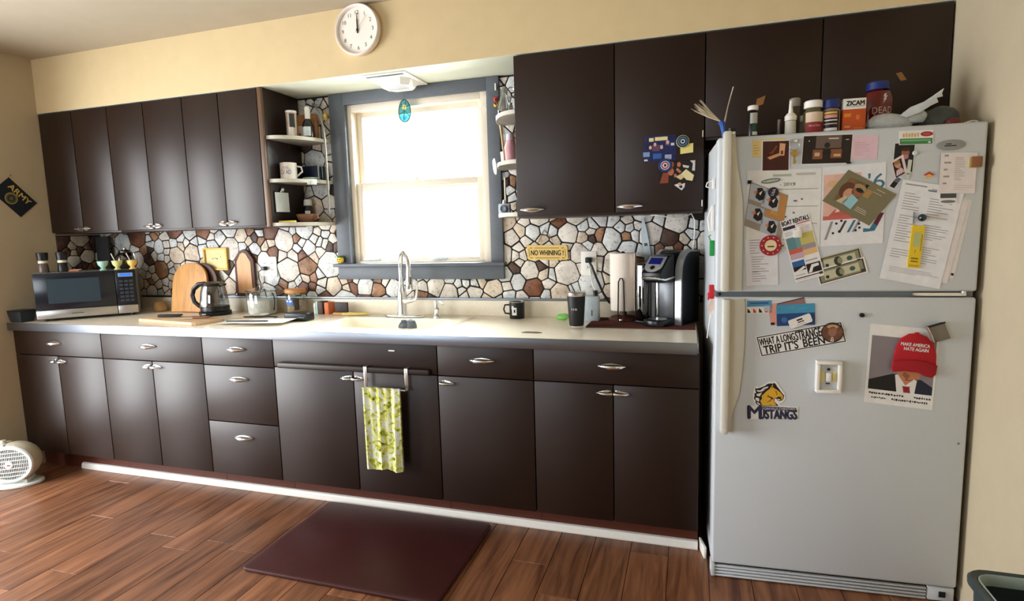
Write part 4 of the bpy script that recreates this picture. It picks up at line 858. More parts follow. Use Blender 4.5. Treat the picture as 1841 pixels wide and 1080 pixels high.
# far side
t = can('glass_jug', 'clear glass jug with round handle on the top shelf past the window', 'jug', (-.872, -.1, Y1 + .0006), [(0, .001), (.03, .001), (.034, .02), (.034, .07), (.014, .12), (.014, .145), (.018, .15)], glass('jug glass', (200, 204, 204), .3), n=24)
g = G(); g.tube([(.014 + .022 * (1 + math.cos(a)), 0, .125 + .025 * math.sin(a)) for a in [PI - 2 * PI * i / 14 for i in range(15)]], .004, MATS['jug glass'], 8); g.build('handle', t)
t = can('salt_cellar', 'tiny glass shaker beside the glass jug on the shelf past the window', 'shaker', (-.822, -.16, Y1 + .0006), [(0, .001), (.014, .001), (.014, .045), (.01, .05)], MATS['jug glass'], [('cap', [(.0105, .05), (.0105, .06), (0, .063)], CHROME)], 16)
t = thing('toy_figure', 'tiny red and yellow toy figure hung on the edge of the window casing', 'toy', (-.938, -.0245, 2.045)); g = G(); g.ball((0, -.012, .012), .013, col(214, 60, 44), 12, (1, .7, 1)); g.ball((-.002, -.01, -.016), .012, col(236, 180, 60), 12, (1, .7, 1)); g.build('body', t)
g = G(); g.ball((.002, -.022, .008), .005, INK, 8); g.ball((-.002, -.02, -.012), .005, INK, 8); g.build('face', t)
g = G(); g.box(-.004, .004, -.012, 0, -.018, .018, WHITE, .002); tag(g.build('hook', None, (-.939, -.0245, 2.12)), 'little white hook at the top of the window casing past the suncatcher', 'hook')
t = can('pink_bottle', 'pink bottle with pale shoulder on the middle shelf past the window', 'bottle', (-.845, -.1, Y2 + .0006), [(0, 0), (.034, 0), (.036, .004), (.036, .07), (.026, .1), (.02, .12)], mat('pink plastic', (232, 178, 186), .35), [('cap', [(.02, .12), (.021, .121), (.019, .15), (0, .151)], mat('pale lilac', (222, 210, 226), .4))])
g = G(); g.tube([(.012, -.012, 0), (0, 0, .1), (-.012, .01, .188)], [.006, .007, .011], mat('cream stick', (236, 206, 150), .5), 8, .7); tag(g.build('wooden_spoon', None, (-.868, -.155, Y2 + .001)), 'cream wooden stick leaning in front of the pink bottle', 'spoon')
t = can('white_cup', 'small pale blue white cup on the middle shelf beside the pink bottle', 'cup', (-.893, -.06, Y2 + .0006), [(0, 0), (.016, 0), (.02, .07), (.018, .07), (.014, .004), (0, .004)], mat('blue white china', (214, 224, 230), .3))
g = G(); g.lathe([(0, -.003), (.036, -.003), (.04, 0), (.036, .004), (0, .004)], WHITE, ax='y', n=24); o = g.build('white_plate', None, (-.895, -.208, Y2 - .018), -.95); o.rotation_euler = (math.radians(8), math.radians(38), -1.0); tag(o, 'small white plate hanging edge on at the front of the middle shelf past the window', 'plate')
t = thing('toy_camera', 'pale blue and white toy camera on the lowest shelf past the window', 'camera', (-.868, -.15, Y3 + .0006)); g = G(); g.box(-.032, .03, -.014, .014, 0, .05, mat('toy pale blue', (186, 200, 212), .4), .006); g.build('case', t)
g = G(); g.lathe([(.018, .014), (.02, .026), (.014, .03), (.012, .026), (0, .024)], mat('toy grey', (120, 130, 142), .35), (0, 0, .024), 20, 'y'); g.build('lens', t)
g = G(); g.lathe([(.008, .05), (.008, .062), (.004, .07), (0, .071)], WHITE, (-.004, 0, 0), 12); g.build('shutter_button', t)
g = G(); g.box(-.02, .02, -.008, .008, 0, .07, col(70, 66, 64), .002); tag(g.build('dark_box', None, (-.805, -.09, Y3 + .0006)), 'small dark box behind the toy camera on the lowest shelf', 'box')
g = G(); g.lathe([(.012, 0), (.013, .01), (.005, .016), (.005, .19), (0, .195)], mat('candle cream', (228, 222, 204), .5), n=12); tag(g.build('candle', None, (-.888, -.075, Y3 + .0006)), 'slim cream candle standing behind the toy camera', 'candle')

# ================================================================== refrigerator
FRW = mat('refrigerator enamel', (204, 211, 217), .36, spec=.45, var=.02, scale=160, bump=.03)
FRG = mat('door gasket grey', (120, 126, 130), .5)
fr = thing('refrigerator', 'white top freezer refrigerator covered with papers and magnets', 'refrigerator', tuple(FO), FA)
FW = .828
g = G(); g.box(.006, FW - .004, .075, .60, .03, 1.682, FRW, .004); g.build('cabinet_body', fr)
g = G(); g.box(.004, FW - .002, .062, .0745, .07, 1.676, FRG); g.build('gasket', fr)
g = G(); g.box(0, FW, 0, .0615, 1.128, 1.682, FRW, .009, 3); fd = g.build('freezer_door', fr)
g = G(); g.box(0, FW, 0, .0615, .062, 1.108, FRW, .009, 3); ld = g.build('lower_door', fr)
g = G(); g.box(.004, FW - .004, .02, .06, 1.1085, 1.1275, mat('divider grey', (110, 120, 128), .35, .4)); g.build('divider', fr)
g = G(); g.box(.64, .80, .004, .02, 1.112, 1.124, CHROME, .003); g.lathe([(.008, -.004), (.008, .004), (0, .005)], CHROME, (.79, .006, 1.126), 10); g.build('hinge', fr)
g = G(); g.lathe([(.006, -.001), (.006, .0012), (0, .002)], BLACKM, (.016, .014, 1.118), 10, 'y'); g.build('screw', fr)
g = G(); g.box(0.005, FW - .005, .02, .07, .002, .052, mat('kick grille dark', (40, 42, 44), .5))
for i in range(4): g.box(.004, FW - .09, .008, .02, .006 + i * .0125, .0125 + i * .0125, FRW, .001)
g.box(FW - .085, FW - .002, .01, .03, .004, .055, FRW, .003); g.box(FW - .05, FW - .03, .006, .011, .02, .04, BLACKM); g.box(-.001, .014, .006, .06, .004, .056, FRW, .002); g.build('kick_grille', fr)
HND = mat('handle almond white', (214, 214, 204), .35, var=.02)
up = [(.040, 1.690), (.058, 1.690), (.064, 1.60), (.070, 1.56), (.078, 1.515), (.086, 1.46), (.089, 1.38), (.089, 1.132), (.040, 1.132)]
dn = [(.048, 1.104), (.098, 1.104), (.102, 1.08), (.102, .93), (.096, .82), (.086, .74), (.070, .69), (.062, .66), (.058, .60), (.022, .60), (.022, 1.0)]
for d_, fl, bar in ((fd, up, (.016, .042, 1.132, 1.698)), (ld, dn, (.022, .047, .598, 1.104))):
    g = G(); g.prism(fl, -.012, -.0005, HND, 'y', .004); g.box(bar[0], bar[1], -.046, -.0005, bar[2], bar[3], HND, .006)
    if d_ is ld: g.lathe([(.007, .046), (.007, .0475), (0, .048)], HND, (.034, 0, .615), 14, 'y')
    g.build('handle', d_)
g = G(); g.lathe([(0, .0005), (.042, .0005), (.041, .004), (.038, .005), (0, .005)], mat('badge grey', (150, 152, 150), .35, .3), (.724, 0, 1.612), 36, 'y', sx=1, sy=.4)
for i, w_ in enumerate((.016, .034)): g.box(.708 - .004 * i, .708 - .004 * i + w_, -.0056, -.0051, 1.6135 - i * .006, 1.6165 - i * .006, INK)
g.build('badge', fd)
g = G(); g.lathe([(.004, .0003), (.004, .0015), (0, .002)], FRG, (.803, 0, .599), 10, 'y'); g.build('plug_cap', ld)

# ---- papers, photographs and magnets on the freezer door
def P4(name, label, cat, tl, tr, bl, lift, base=PAPER, grp=None, fn=None, outline=None, th=.0004):
    F = Flat('FR', tl, tr, bl, lift, th, base, outline)
    if fn: fn(F)
    return F.done(name, label, cat, grp)
PH = 'photographs on the freezer door'; PP = 'papers on the freezer door'
SKIN = col(196, 148, 116); SKIN2 = col(150, 96, 70); HAIR = col(58, 38, 28); DK = col(24, 22, 22); OLIVE = col(122, 116, 88)
P4('sticky_note', 'pale yellow paper slip partly behind the brown photograph', 'paper', (.114, 1.666), (.222, 1.669), (.116, 1.606), .0004, col(226, 204, 140), PP, lambda F: F.lines(.04, .25, .3, .9, 4, col(190, 160, 90)))
def f(F):
    F.q(.04, .03, .96, .97, mat('sepia dark', (66, 26, 16), .5, var=.3, scale=40)); F.poly([(.2, .55), (.6, .42), (.66, .5), (.3, .62)], col(206, 150, 104), 2); F.poly([(.64, .1), (.84, .12), (.8, .5), (.62, .5)], col(220, 170, 130), 2)
    F.poly([(.26, .42), (.42, .3), (.5, .16), (.56, .2), (.4, .44)], col(120, 60, 36), 2); F.q(.68, .34, .76, .46, col(110, 50, 30), 3)
P4('photograph', 'dark brown photograph with white border beside the brass keys', 'photograph', (.146, 1.663), (.238, 1.660), (.147, 1.556), .0010, PAPER, PH, f)
def f(F):
    F.q(.015, .03, .985, .97, mat('brown black print', (34, 22, 18), .45, var=.3, scale=30)); F.q(.27, .03, .78, .46, col(104, 88, 78), 2); F.disc(.5, .36, .009, col(34, 26, 24), 3); F.q(.52, .12, .72, .16, col(210, 200, 190), 3)
    F.q(.22, .5, .42, .82, col(134, 84, 52), 2); F.q(.58, .5, .8, .8, col(134, 84, 52), 2); F.q(.26, .6, .36, .72, col(196, 170, 140), 3); F.q(.64, .66, .78, .74, col(206, 170, 130), 3); F.disc(.5, .6, .014, DK, 3, .007); F.disc(.13, .2, .002, PAPER, 3); F.q(.86, .18, .92, .2, PAPER, 3)
P4('photograph', 'wide dark photograph of an old machine at the top of the freezer door', 'photograph', (.279, 1.672), (.435, 1.668), (.275, 1.572), .0010, PAPER, PH, f)
P4('pink_note', 'pale pink note beside the wide dark photograph', 'paper', (.434, 1.662), (.512, 1.657), (.432, 1.583), .0006, mat('pink paper', (222, 192, 202), .8), PP, lambda F: F.lines(.1, .85, .3, .9, 7, col(200, 160, 178), seed=3))
def f(F):
    F.q(.02, .56, .98, .97, col(66, 130, 76), 1); F.q(.05, .64, .93, .76, col(120, 170, 120), 2); F.q(.86, .8, .93, .92, PAPER, 3); F.disc(.81, .27, .018, col(150, 40, 36), 1, .008); F.disc(.81, .27, .012, col(190, 84, 64), 2, .004)
    [F.q(.1 + .085 * i, .22 - .05 * (i % 2), .1 + .085 * i + .055, .46, col(214, 178, 110), 2) for i in range(6)]
P4('strip_magnet', 'green and white strip magnet with a red oval at the top of the freezer door', 'magnet', (.572, 1.667), (.671, 1.664), (.573, 1.621), .0006, PAPER, None, f, th=.0015)
def f(F):
    F.q(.03, .02, .97, .98, DK); F.disc(.56, .34, .012, SKIN2, 2, .015); F.disc(.56, .22, .014, HAIR, 3, .006); F.disc(.6, .47, .008, col(176, 120, 130), 3); F.poly([(.35, .98), (.45, .6), (.75, .6), (.9, .98)], col(40, 30, 32), 2)
P4('photograph', 'dark portrait photograph under the green strip magnet', 'photograph', (.560, 1.629), (.622, 1.625), (.556, 1.533), .0010, PAPER, PH, f)
def f(F):
    F.q(.1, .12, .8, .98, DK); F.disc(.42, .35, .009, SKIN, 2, .013); F.disc(.42, .22, .01, col(150, 110, 70), 3, .006); F.poly([(.15, .9), (.25, .62), (.65, .58), (.85, .9)], col(206, 170, 180), 2)
    for i in range(3): F.q(.25 + .15 * i, .66, .29 + .15 * i, .9, PAPER, 3)
P4('photograph', 'little tilted white bordered photograph lapping over the dark portrait', 'photograph', (.551, 1.568), (.587, 1.590), (.566, 1.509), .0018, mat('pinkish paper', (226, 206, 200), .7), PH, f)
P4('photograph', 'little tilted blue black photograph below the white bordered one', 'photograph', (.572, 1.522), (.590, 1.512), (.548, 1.486), .0012, PAPER, PH, lambda F: (F.q(.1, .1, .9, .5, col(86, 96, 122)), F.q(.1, .5, .9, .95, DK)))
P4('paper_strip', 'narrow pale strip of paper over the dark portrait', 'paper', (.603, 1.572), (.614, 1.570), (.598, 1.510), .0024, mat('pale green paper', (196, 204, 190), .7), PP, lambda F: F.q(.1, .72, .8, .76, INK))
t = thing('button_magnet', 'pale round button magnet on the edge of the dark portrait', 'magnet', tuple(FO + FX * .621 + Vector((0, 0, 1.592))), FA); g = G(); g.lathe([(.008, .0026), (.008, .006), (.006, .008), (0, .0085)], mat('pale mint', (200, 212, 208), .4), n=18, ax='y'); g.build('disc', t)
P4('house_magnet', 'tiny red roofed house magnet above the printed documents', 'magnet', (.651, 1.529), (.680, 1.529), (.651, 1.509), .0004, None, None, lambda F: (F.prism([F.P(0, .5), F.P(.5, 0), F.P(1, .5), F.P(.88, .62), F.P(.5, .28), F.P(.12, .62)], -.0005, -.0045, col(186, 50, 58)), F.prism([F.P(.16, .64), F.P(.5, .32), F.P(.84, .64), F.P(.8, 1), F.P(.2, 1)], -.0005, -.0035, col(222, 180, 96))))
P4('receipt', 'long pale receipt pinned by the square brown magnet', 'paper', (.697, 1.588), (.800, 1.584), (.696, 1.456), .0030, mat('receipt paper', (224, 216, 212), .8), PP, lambda F: (F.lines(.4, .7, .12, .7, 13, seed=5), F.lines(.1, .3, .05, .9, 5, seed=8), F.lines(.4, .95, .8, .95, 3, col(206, 180, 186), seed=2)))
t = thing('square_magnet', 'square brown wooden magnet on the pale receipt', 'magnet', tuple(FO + FX * .795 + Vector((0, 0, 1.553))), FA); g = G(); g.box(-.016, .016, -.016, -.0036, -.017, .017, mat('brown tile', (138, 92, 60), .45), .003); g.build('tile', t); g = G(); g.box(-.021, .019, -.0085, -.0036, -.019, .015, col(196, 190, 130), .002); g.build('backing', t)
def f(F): F.q(.04, .06, .96, .46, col(70, 74, 74)); F.disc(.5, .76, .022, col(116, 120, 118), 1, .005); F.q(.04, .47, .96, .53, PAPER, 2)
P4('tag_magnet', 'small tag magnet with a dark bar and grey oval under the receipt', 'magnet', (.699, 1.458), (.749, 1.457), (.700, 1.420), .0036, PAPER, None, f, th=.001)
# the wall calendar hangs open: picture page and month page
PNK = mat('pink picture', (226, 184, 170), .7, var=.12, scale=25); TEALI = col(60, 118, 140)
def f(F):
    F.q(.03, .10, .62, .66, PNK); F.q(.03, .62, .64, .67, col(200, 100, 92), 2); F.disc(.18, .22, .018, col(214, 176, 130), 2, .012); F.poly([(.12, .62), (.22, .54), (.42, .56), (.52, .62)], col(186, 96, 84), 2); F.poly([(.22, .58), (.26, .52), (.3, .57)], col(236, 210, 200), 3)
    F.txt("'6", .86, .22, .052, TEALI, 2, .05)
    for i, (a, m_) in enumerate(((.06, GREYINK), (.28, col(60, 60, 76)), (.42, TEALI), (.5, GREYINK))): F.poly([(a, .84 if i else .92), (a + .04, .84 if i else .92), (a + .14, .69), (a + .1, .69)], m_, 2)
    for a, b in ((.25, .72), (.33, .69), (.2, .84), (.3, .82), (.61, .74), (.56, .82), (.62, .79)): F.disc(a, b, .004, INK, 3)
    F.poly([(.68, .80), (.78, .81), (.93, .62), (1, .62), (.86, .84), (.68, .85)], TEALI, 2); F.poly([(.84, .74), (.93, .62), (1, .62), (.9, .78)], col(90, 30, 54), 3)
P4('poster', 'white poster sheet with a pink picture and big teal lettering behind the olive card', 'poster', (.343, 1.560), (.538, 1.568), (.345, 1.288), .0012, mat('poster white', (228, 230, 234), .7), PP, f)
def f(F):
    F.txt('- 2019', .55, .19, .011, INK, 2, .05)
    F.q(.35, .06, .6, .09, col(176, 184, 166)); F.q(.66, .05, .92, .08, col(190, 190, 186))
    for b in (.25, .47, .69, .9): F.q(.1, b, .96, b + .008, GREYINK)
    R = random.Random(4)
    for i in range(16): a, b = .3 + .14 * (i % 4) + R.uniform(0, .06), .33 + .2 * (i // 4) + R.uniform(0, .08); F.q(a, b, a + R.uniform(.015, .06), b + .02, col(110, 96, 116), 2)
P4('calendar_page', 'white calendar page with dates, mostly hidden by the penguin leaflet', 'calendar', (.101, 1.562), (.342, 1.558), (.102, 1.290), .0008, mat('calendar white', (226, 228, 226), .7), PP, f)
def f(F):
    F.poly([(.58, .03), (.99, .03), (.99, .6), (.5, .62)], col(184, 132, 72), 1)
    for i, (a, b) in enumerate(((.24, .14), (.6, .20), (.26, .60), (.66, .76))):
        F.q(max(.02, a - .24), b - .12, a + .2, b + .24, col(176, 184, 196), 2); F.poly([(a - .06, b + .16), (a - .04, b - .06), (a + .08, b - .1), (a + .18, b), (a + .16, b + .14), (a + .06, b + .2)], DK, 3)
        F.poly([(a - .14, b + .06), (a - .03, b - .02), (a, b + .04), (a - .06, b + .1)], col(206, 140, 110), 3); F.poly([(a + .02, b + .04), (a + .1, b - .04), (a + .06, b + .08)], PAPER, 4)
    for i in range(5): F.poly([(.66 + .035 * i, .42 + .02 * i), (.69 + .035 * i, .4 + .02 * i), (.62 + .03 * i, .56)], col(230, 190, 130), 3)
P4('leaflet', 'tilted leaflet with four penguin pictures on the freezer door', 'leaflet', (.112, 1.522), (.236, 1.470), (.094, 1.368), .0018, mat('leaflet tan', (150, 140, 128), .6), PP, f)
t = thing('badge_magnet', 'round dark blue badge magnet on the penguin leaflet', 'magnet', tuple(FO + FX * .187 + Vector((0, 0, 1.482))), FA); g = G(); g.lathe([(.017, .0024), (.0175, .005), (.015, .0075), (0, .0085)], col(34, 30, 50), n=28, ax='y'); g.build('disc', t)
g = G(); g.text('USA', 0, 0, .009, -.0088, PAPER, .024, 1.2); g.build('lettering', t)
g = G(); g.tube([(.03 * math.cos(a), -.0035, .0065 * math.sin(a)) for a in [2 * PI * i / 24 for i in range(25)]], .0014, col(60, 80, 90), 6); g.tube([(.02 * math.cos(a), -.0033, .003 * math.sin(a)) for a in [2 * PI * i / 16 for i in range(17)]], .001, col(170, 190, 110), 6)
o = g.build('oval_clip', None, tuple(FO + FX * .178 + Vector((0, 0, 1.522)))); o.rotation_euler = (0, -.12, FA); tag(o, 'thin oval green and grey wire clip above the penguin leaflet', 'clip')
g = G(); g.box(-.006, .006, -.010, -.001, -.006, .006, BLACKM, .001); tag(g.build('cube_magnet', None, tuple(FO + FX * .108 + Vector((0, 0, 1.521))), FA), 'tiny black square magnet at the top of the penguin leaflet', 'magnet')
def f(F):
    F.txt('BOAT RENTALS', .5, .05, .016, INK, 2, .09, bold=.04); F.q(.03, .11, .45, .16, col(50, 46, 60)); F.q(.5, .1, .97, .115, col(200, 60, 50)); F.lines(.55, .95, .14, .22, 3, col(200, 130, 130)); F.lines(.05, .5, .2, .27, 3)
    for a0, b0, a1, b1, c in ((.04, .29, .34, .48, (96, 140, 148)), (.34, .29, .5, .48, (116, 156, 160)), (.5, .27, .97, .45, (200, 192, 110)), (.5, .45, .97, .53, (158, 148, 156)), (.04, .48, .5, .55, (206, 96, 76)), (.5, .53, .97, .62, (226, 184, 130)), (.04, .55, .5, .64, (196, 170, 190))): F.q(a0, b0, a1, b1, col(*c))
    F.q(.04, .67, .46, .76, col(46, 96, 160)); F.q(.04, .76, .46, .83, DK); F.poly([(.1, .83), (.4, .77), (.46, .8), (.2, .85)], PAPER, 2); F.q(.48, .76, .96, .91, DK); F.poly([(.5, .9), (.66, .78), (.9, .78), (.9, .82), (.7, .83), (.62, .9)], PAPER, 2); F.q(.5, .7, .9, .715, GREYINK); F.q(.05, .89, .4, .9, GREYINK)
    F.q(.03, .935, .97, .95, INK); F.lines(.05, .9, .96, .985, 2, col(200, 130, 130))
P4('brochure', 'tall tilted BOAT RENTALS brochure with coloured squares', 'brochure', (.212, 1.378), (.305, 1.405), (.270, 1.160), .0024, mat('brochure white', (234, 234, 236), .5), PP, f)
t = thing('paper_clip_magnet', 'white clip magnet holding the coloured brochure', 'magnet', tuple(FO + FX * .270 + Vector((0, 0, 1.336))), FA); g = G(); g.box(-.015, .015, -.012, -.0032, -.016, .014, WHITE, .004); g.build('block', t); g = G(); g.box(-.004, .008, -.016, -.0125, .004, .024, WHITE, .002); g.build('lever', t)
t = thing('poker_chip_magnet', 'round red casino chip magnet with cream centre', 'magnet', tuple(FO + FX * .183 + Vector((0, 0, 1.295))), FA); g = G(); g.lathe([(.036, .0022), (.0365, .003), (.0365, .006), (.036, .007), (0, .007)], mat('chip red', (164, 32, 46), .4), n=40, ax='y'); g.build('disc', t)
g = G(); g.lathe([(.0215, .0071), (.0215, .0076), (0, .0078)], col(150, 24, 38), n=30, ax='y'); g.lathe([(.02, .0078), (.02, .0083), (0, .0085)], col(236, 214, 176), n=30, ax='y'); g.box(-.011, .011, -.0093, -.0088, -.006, -.002, INK); g.build('centre', t)
g = G()
for i in range(10): a = 2 * PI * i / 10; g.lathe([(.0024, .0071), (.0024, .0076), (0, .0077)], col(230, 200, 190), (.029 * math.cos(a), 0, .029 * math.sin(a)), 8, 'y')
g.build('edge_spots', t)
P4('shopping_list', 'white handwritten list under the red chip magnet', 'paper', (.098, 1.318), (.205, 1.322), (.106, 1.150), .0014, mat('list paper', (226, 228, 236), .8), PP, lambda F: (F.lines(.14, .5, .02, .35, 6, seed=6), F.lines(.18, .75, .38, .95, 11, seed=9), F.lines(.2, .6, .7, .74, 1, INK)))
BILL = mat('banknote green', (138, 136, 108), .7, var=.2, scale=60); BD = col(56, 56, 46); BL = col(196, 194, 166)
def bank(F): F.q(.03, .08, .97, .92, BD); F.q(.06, .14, .94, .86, BILL, 2); F.q(.14, .24, .86, .76, BL, 3); F.disc(.46, .5, .013, BD, 4, .016); F.disc(.5, .5, .008, BILL, 5, .011); F.disc(.2, .6, .006, BD, 4); F.disc(.72, .5, .009, col(66, 92, 72), 4, .008); F.q(.06, .14, .13, .3, BD, 4); F.q(.87, .7, .94, .86, BD, 4)
P4('banknote', 'banknote tucked behind the front banknote beside the brochure', 'banknote', (.334, 1.246), (.470, 1.284), (.348, 1.192), .0010, BL, 'banknotes on the freezer door', bank)
P4('banknote', 'banknote in front, lying slantwise below the white poster', 'banknote', (.333, 1.204), (.484, 1.250), (.348, 1.150), .0018, PAPER, 'banknotes on the freezer door', bank)
def f(F):
    F.poly([(.12, .14), (.5, .10), (.52, .86), (.14, .84)], mat('photo brown', (120, 92, 60), .5, var=.3, scale=30), 1); F.disc(.24, .48, .024, col(96, 56, 38), 2, .03); F.disc(.3, .54, .016, SKIN, 3, .02); F.disc(.4, .36, .018, SKIN2, 3, .022); F.disc(.4, .26, .02, col(166, 140, 96), 4, .011); F.disc(.42, .33, .013, DK, 5, .007)
    F.poly([(.3, .82), (.36, .5), (.52, .56), (.52, .86)], col(150, 200, 210), 4); F.poly([(.2, .84), (.28, .6), (.36, .66), (.34, .84)], col(196, 182, 150), 4); F.poly([(.44, .12), (.5, .11), (.5, .2), (.47, .24)], INK, 3); F.q(.52, .2, .64, .42, col(166, 130, 76), 2)
    F.lines(.66, .98, .1, .16, 1, col(206, 196, 160)); F.lines(.62, .98, .2, .24, 1, col(206, 196, 160)); F.lines(.58, .86, .72, .86, 3, col(214, 210, 196), seed=12)
P4('photo_card', 'tilted olive card with a picture of a couple leaning together', 'photograph', (.424, 1.548), (.573, 1.458), (.346, 1.446), .0028, OLIVE, PH, f)
dm = mat('document paper', (228, 230, 234), .8)
P4('document', 'rearmost printed sheet showing beyond the big document', 'paper', (.628, 1.475), (.795, 1.430), (.590, 1.215), .0006, mat('document back', (216, 212, 208), .8), PP, lambda F: F.q(.93, .93, .98, .96, INK))
P4('document', 'middle printed sheet slightly beyond the edge of the big document', 'paper', (.612, 1.475), (.785, 1.425), (.565, 1.205), .0012, mat('document middle', (222, 216, 214), .8), PP)
def f(F):
    F.lines(.06, .42, .03, .08, 1, seed=2); F.lines(.08, .4, .12, .3, 7, seed=21); F.lines(.08, .4, .34, .62, 11, seed=22); F.lines(.08, .42, .68, .78, 4, seed=23); F.lines(.5, .9, .14, .34, 8, seed=24); F.lines(.5, .92, .4, .56, 7, seed=25); F.lines(.5, .9, .62, .8, 8, seed=26); F.lines(.12, .96, .86, .92, 4, seed=27); F.q(.44, .06, .58, .075, col(96, 120, 110)); F.q(.5, .05, .58, .055, INK)
P4('document', 'big white two column document on top of the stack held by the yellow tag', 'paper', (.590, 1.507), (.772, 1.468), (.534, 1.176), .0022, dm, PP, f)
def f(F):
    F.prism([F.P(0, 0), F.P(1, 0), F.P(1, 1), F.P(0, 1)], -.0030, -.0075, mat('yellow tag', (226, 196, 44), .4)); F.top = .0076
    F.q(.25, .16, .75, .5, col(180, 190, 130)); F.q(.84, .2, .9, .6, col(150, 120, 20)); F.txt('?', .45, .62, .012, col(110, 80, 20)); F.lines(.2, .8, .76, .9, 2, col(140, 106, 20), .5, 2); F.q(.1, .93, .9, .97, col(196, 160, 30))
P4('luggage_tag', 'bright yellow tag magnet standing on the big document', 'tag', (.624, 1.354), (.661, 1.350), (.615, 1.212), .0030, None, None, f)
t = thing('ball_magnet', 'shiny dark ball magnet above the yellow tag', 'magnet', tuple(FO + FX * .648 + Vector((0, 0, 1.378))), FA); g = G(); g.ball((0, -.016, 0), .0125, mat('dark chrome', (70, 84, 92), .12, .9), 18); g.build('ball', t); g = G(); g.box(-.022, -.02, -.006, -.0028, -.02, .02, FRG); g.build('pin', t)
t = thing('key_ring', 'steel ring with a brass key hanging beside the brown photograph', 'keys', tuple(FO + FX * .252 + Vector((0, 0, 1.638))), FA); g = G(); g.tube([(.015 * math.cos(a), -.005, .015 * math.sin(a)) for a in [2 * PI * i / 20 for i in range(21)]], .0016, STEEL, 6); g.box(-.012, .008, -.012, -.0008, .012, .022, CHROME, .002); g.build('ring', t)
BR = mat('brass', (196, 160, 84), .3, .9); g = G(); g.lathe([(.011, -.0012), (.011, .0012), (0, .0012)], BR, (.0, -.007, -.026), 18, 'y'); g.box(-.003, .003, -.0082, -.0058, -.062, -.034, BR); g.box(.003, .006, -.0082, -.0058, -.058, -.05, BR); g.build('key', t)
g = G(); g.lathe([(0, .0016), (.006, .0018), (.0055, .006), (0, .007)], INK, n=12, ax='y', sx=1.4, sy=.6); tag(g.build('oval_magnet', None, tuple(FO + FX * .424 + Vector((0, 0, 1.571))), FA), 'tiny black oval magnet at the corner of the wide dark photograph', 'magnet')

# ---- lower door
def f(F):
    F.q(.03, .04, .97, .5, col(84, 150, 190)); F.q(.15, .18, .85, .3, col(46, 90, 150), 2)
    for i in range(4): F.poly([(.05 + .22 * i, .95), (.05 + .22 * i, .6), (.14 + .22 * i, .8), (.18 + .22 * i, .95)], (DK, col(206, 60, 40), DK, col(220, 90, 60))[i], 2)
    F.q(.68, .45, .9, .85, col(176, 190, 210), 3)
CDG = 'cards on the lower refrigerator door'
P4('souvenir_card', 'blue and white picture card next to the lower door handle', 'card', (.106, 1.097), (.195, 1.100), (.107, 1.048), .0006, PAPER, CDG, f)
P4('souvenir_card', 'pink card showing behind the larger blue card', 'card', (.180, 1.084), (.225, 1.088), (.192, 1.006), .0006, mat('salmon card', (222, 160, 150), .6), CDG, lambda F: F.q(0, .88, .3, 1, DK))
P4('souvenir_card', 'dark edged card poking out above the larger blue card', 'card', (.210, 1.085), (.299, 1.109), (.216, 1.055), .0012, mat('dusky card', (150, 110, 110), .6), CDG, lambda F: F.q(0, 0, 1, .1, DK))
P4('souvenir_card', 'larger card in two blues behind the white label magnet', 'card', (.208, 1.080), (.334, 1.087), (.212, 1.003), .0018, mat('deep blue card', (30, 70, 126), .5), CDG, lambda F: (F.q(0, 0, 1, .42, col(66, 150, 190)), F.lines(.1, .85, .12, .34, 3, col(140, 200, 220)), F.disc(.2, .72, .01, col(60, 110, 170), 1)))
def f(F):
    F.prism([F.P(*p) for p in ((.04, 0), (.96, 0), (1, .15), (1, .85), (.96, 1), (.04, 1), (0, .85), (0, .15))], -.0028, -.0075, WHITE); F.top = .0076; F.q(.36, .2, .62, .38, INK); F.q(.38, .5, .66, .62, INK); F.q(.3, .78, .7, .83, GREYINK)
P4('label_magnet', 'white rounded label magnet tilted over the blue card', 'magnet', (.247, 1.023), (.318, 1.052), (.258, .994), .0028, None, None, f)
def f(F):
    for a0, b0, a1, b1 in ((.01, .03, .99, .075), (.01, .925, .99, .97), (.01, .03, .022, .97), (.978, .03, .99, .97)): F.q(a0, b0, a1, b1, INK)
    F.txt('WHAT A LONG', .235, .30, .026, INK, 2, .120, bold=.03); F.txt('STRANGE', .60, .30, .033, INK, 2, .084, bold=.025); F.txt("TRIP IT'S", .255, .70, .031, INK, 2, .116, bold=.03); F.txt('BEEN', .64, .71, .028, INK, 2, .07, bold=.03)
P4('bumper_sticker', 'white sticker reading WHAT A LONG STRANGE TRIP ITS BEEN in a black border', 'sticker', (.141, .962), (.423, 1.023), (.161, .888), .0006, mat('sticker white', (240, 240, 240), .5), None, f)
def f(F):
    F.disc(.5, .5, .036, INK, 0); F.disc(.5, .5, .034, mat('portrait brown', (110, 72, 54), .5, var=.4, scale=60), 1, .0315); F.disc(.5, .45, .014, col(150, 104, 84), 2, .018); F.disc(.5, .2, .018, col(196, 160, 110), 2, .007); F.poly([(.42, .98), (.46, .74), (.54, .74), (.58, .98)], col(220, 214, 208), 3); F.q(.485, .76, .515, .96, col(160, 40, 40), 4)
P4('portrait_magnet', 'oval brown portrait magnet over the end of the black bordered sticker', 'magnet', (.358, 1.017), (.430, 1.017), (.358, .949), .0016, INK, None, f, [(.5 + .5 * math.cos(2 * PI * i / 28), .5 + .47 * math.sin(2 * PI * i / 28)) for i in range(28)], .003)
t = thing('night_light', 'white stick-on light with a switch on the lower refrigerator door', 'light switch', tuple(FO + FX * .383 + Vector((0, 0, .825))), FA)
g = G(); w_, h_ = .041, .058
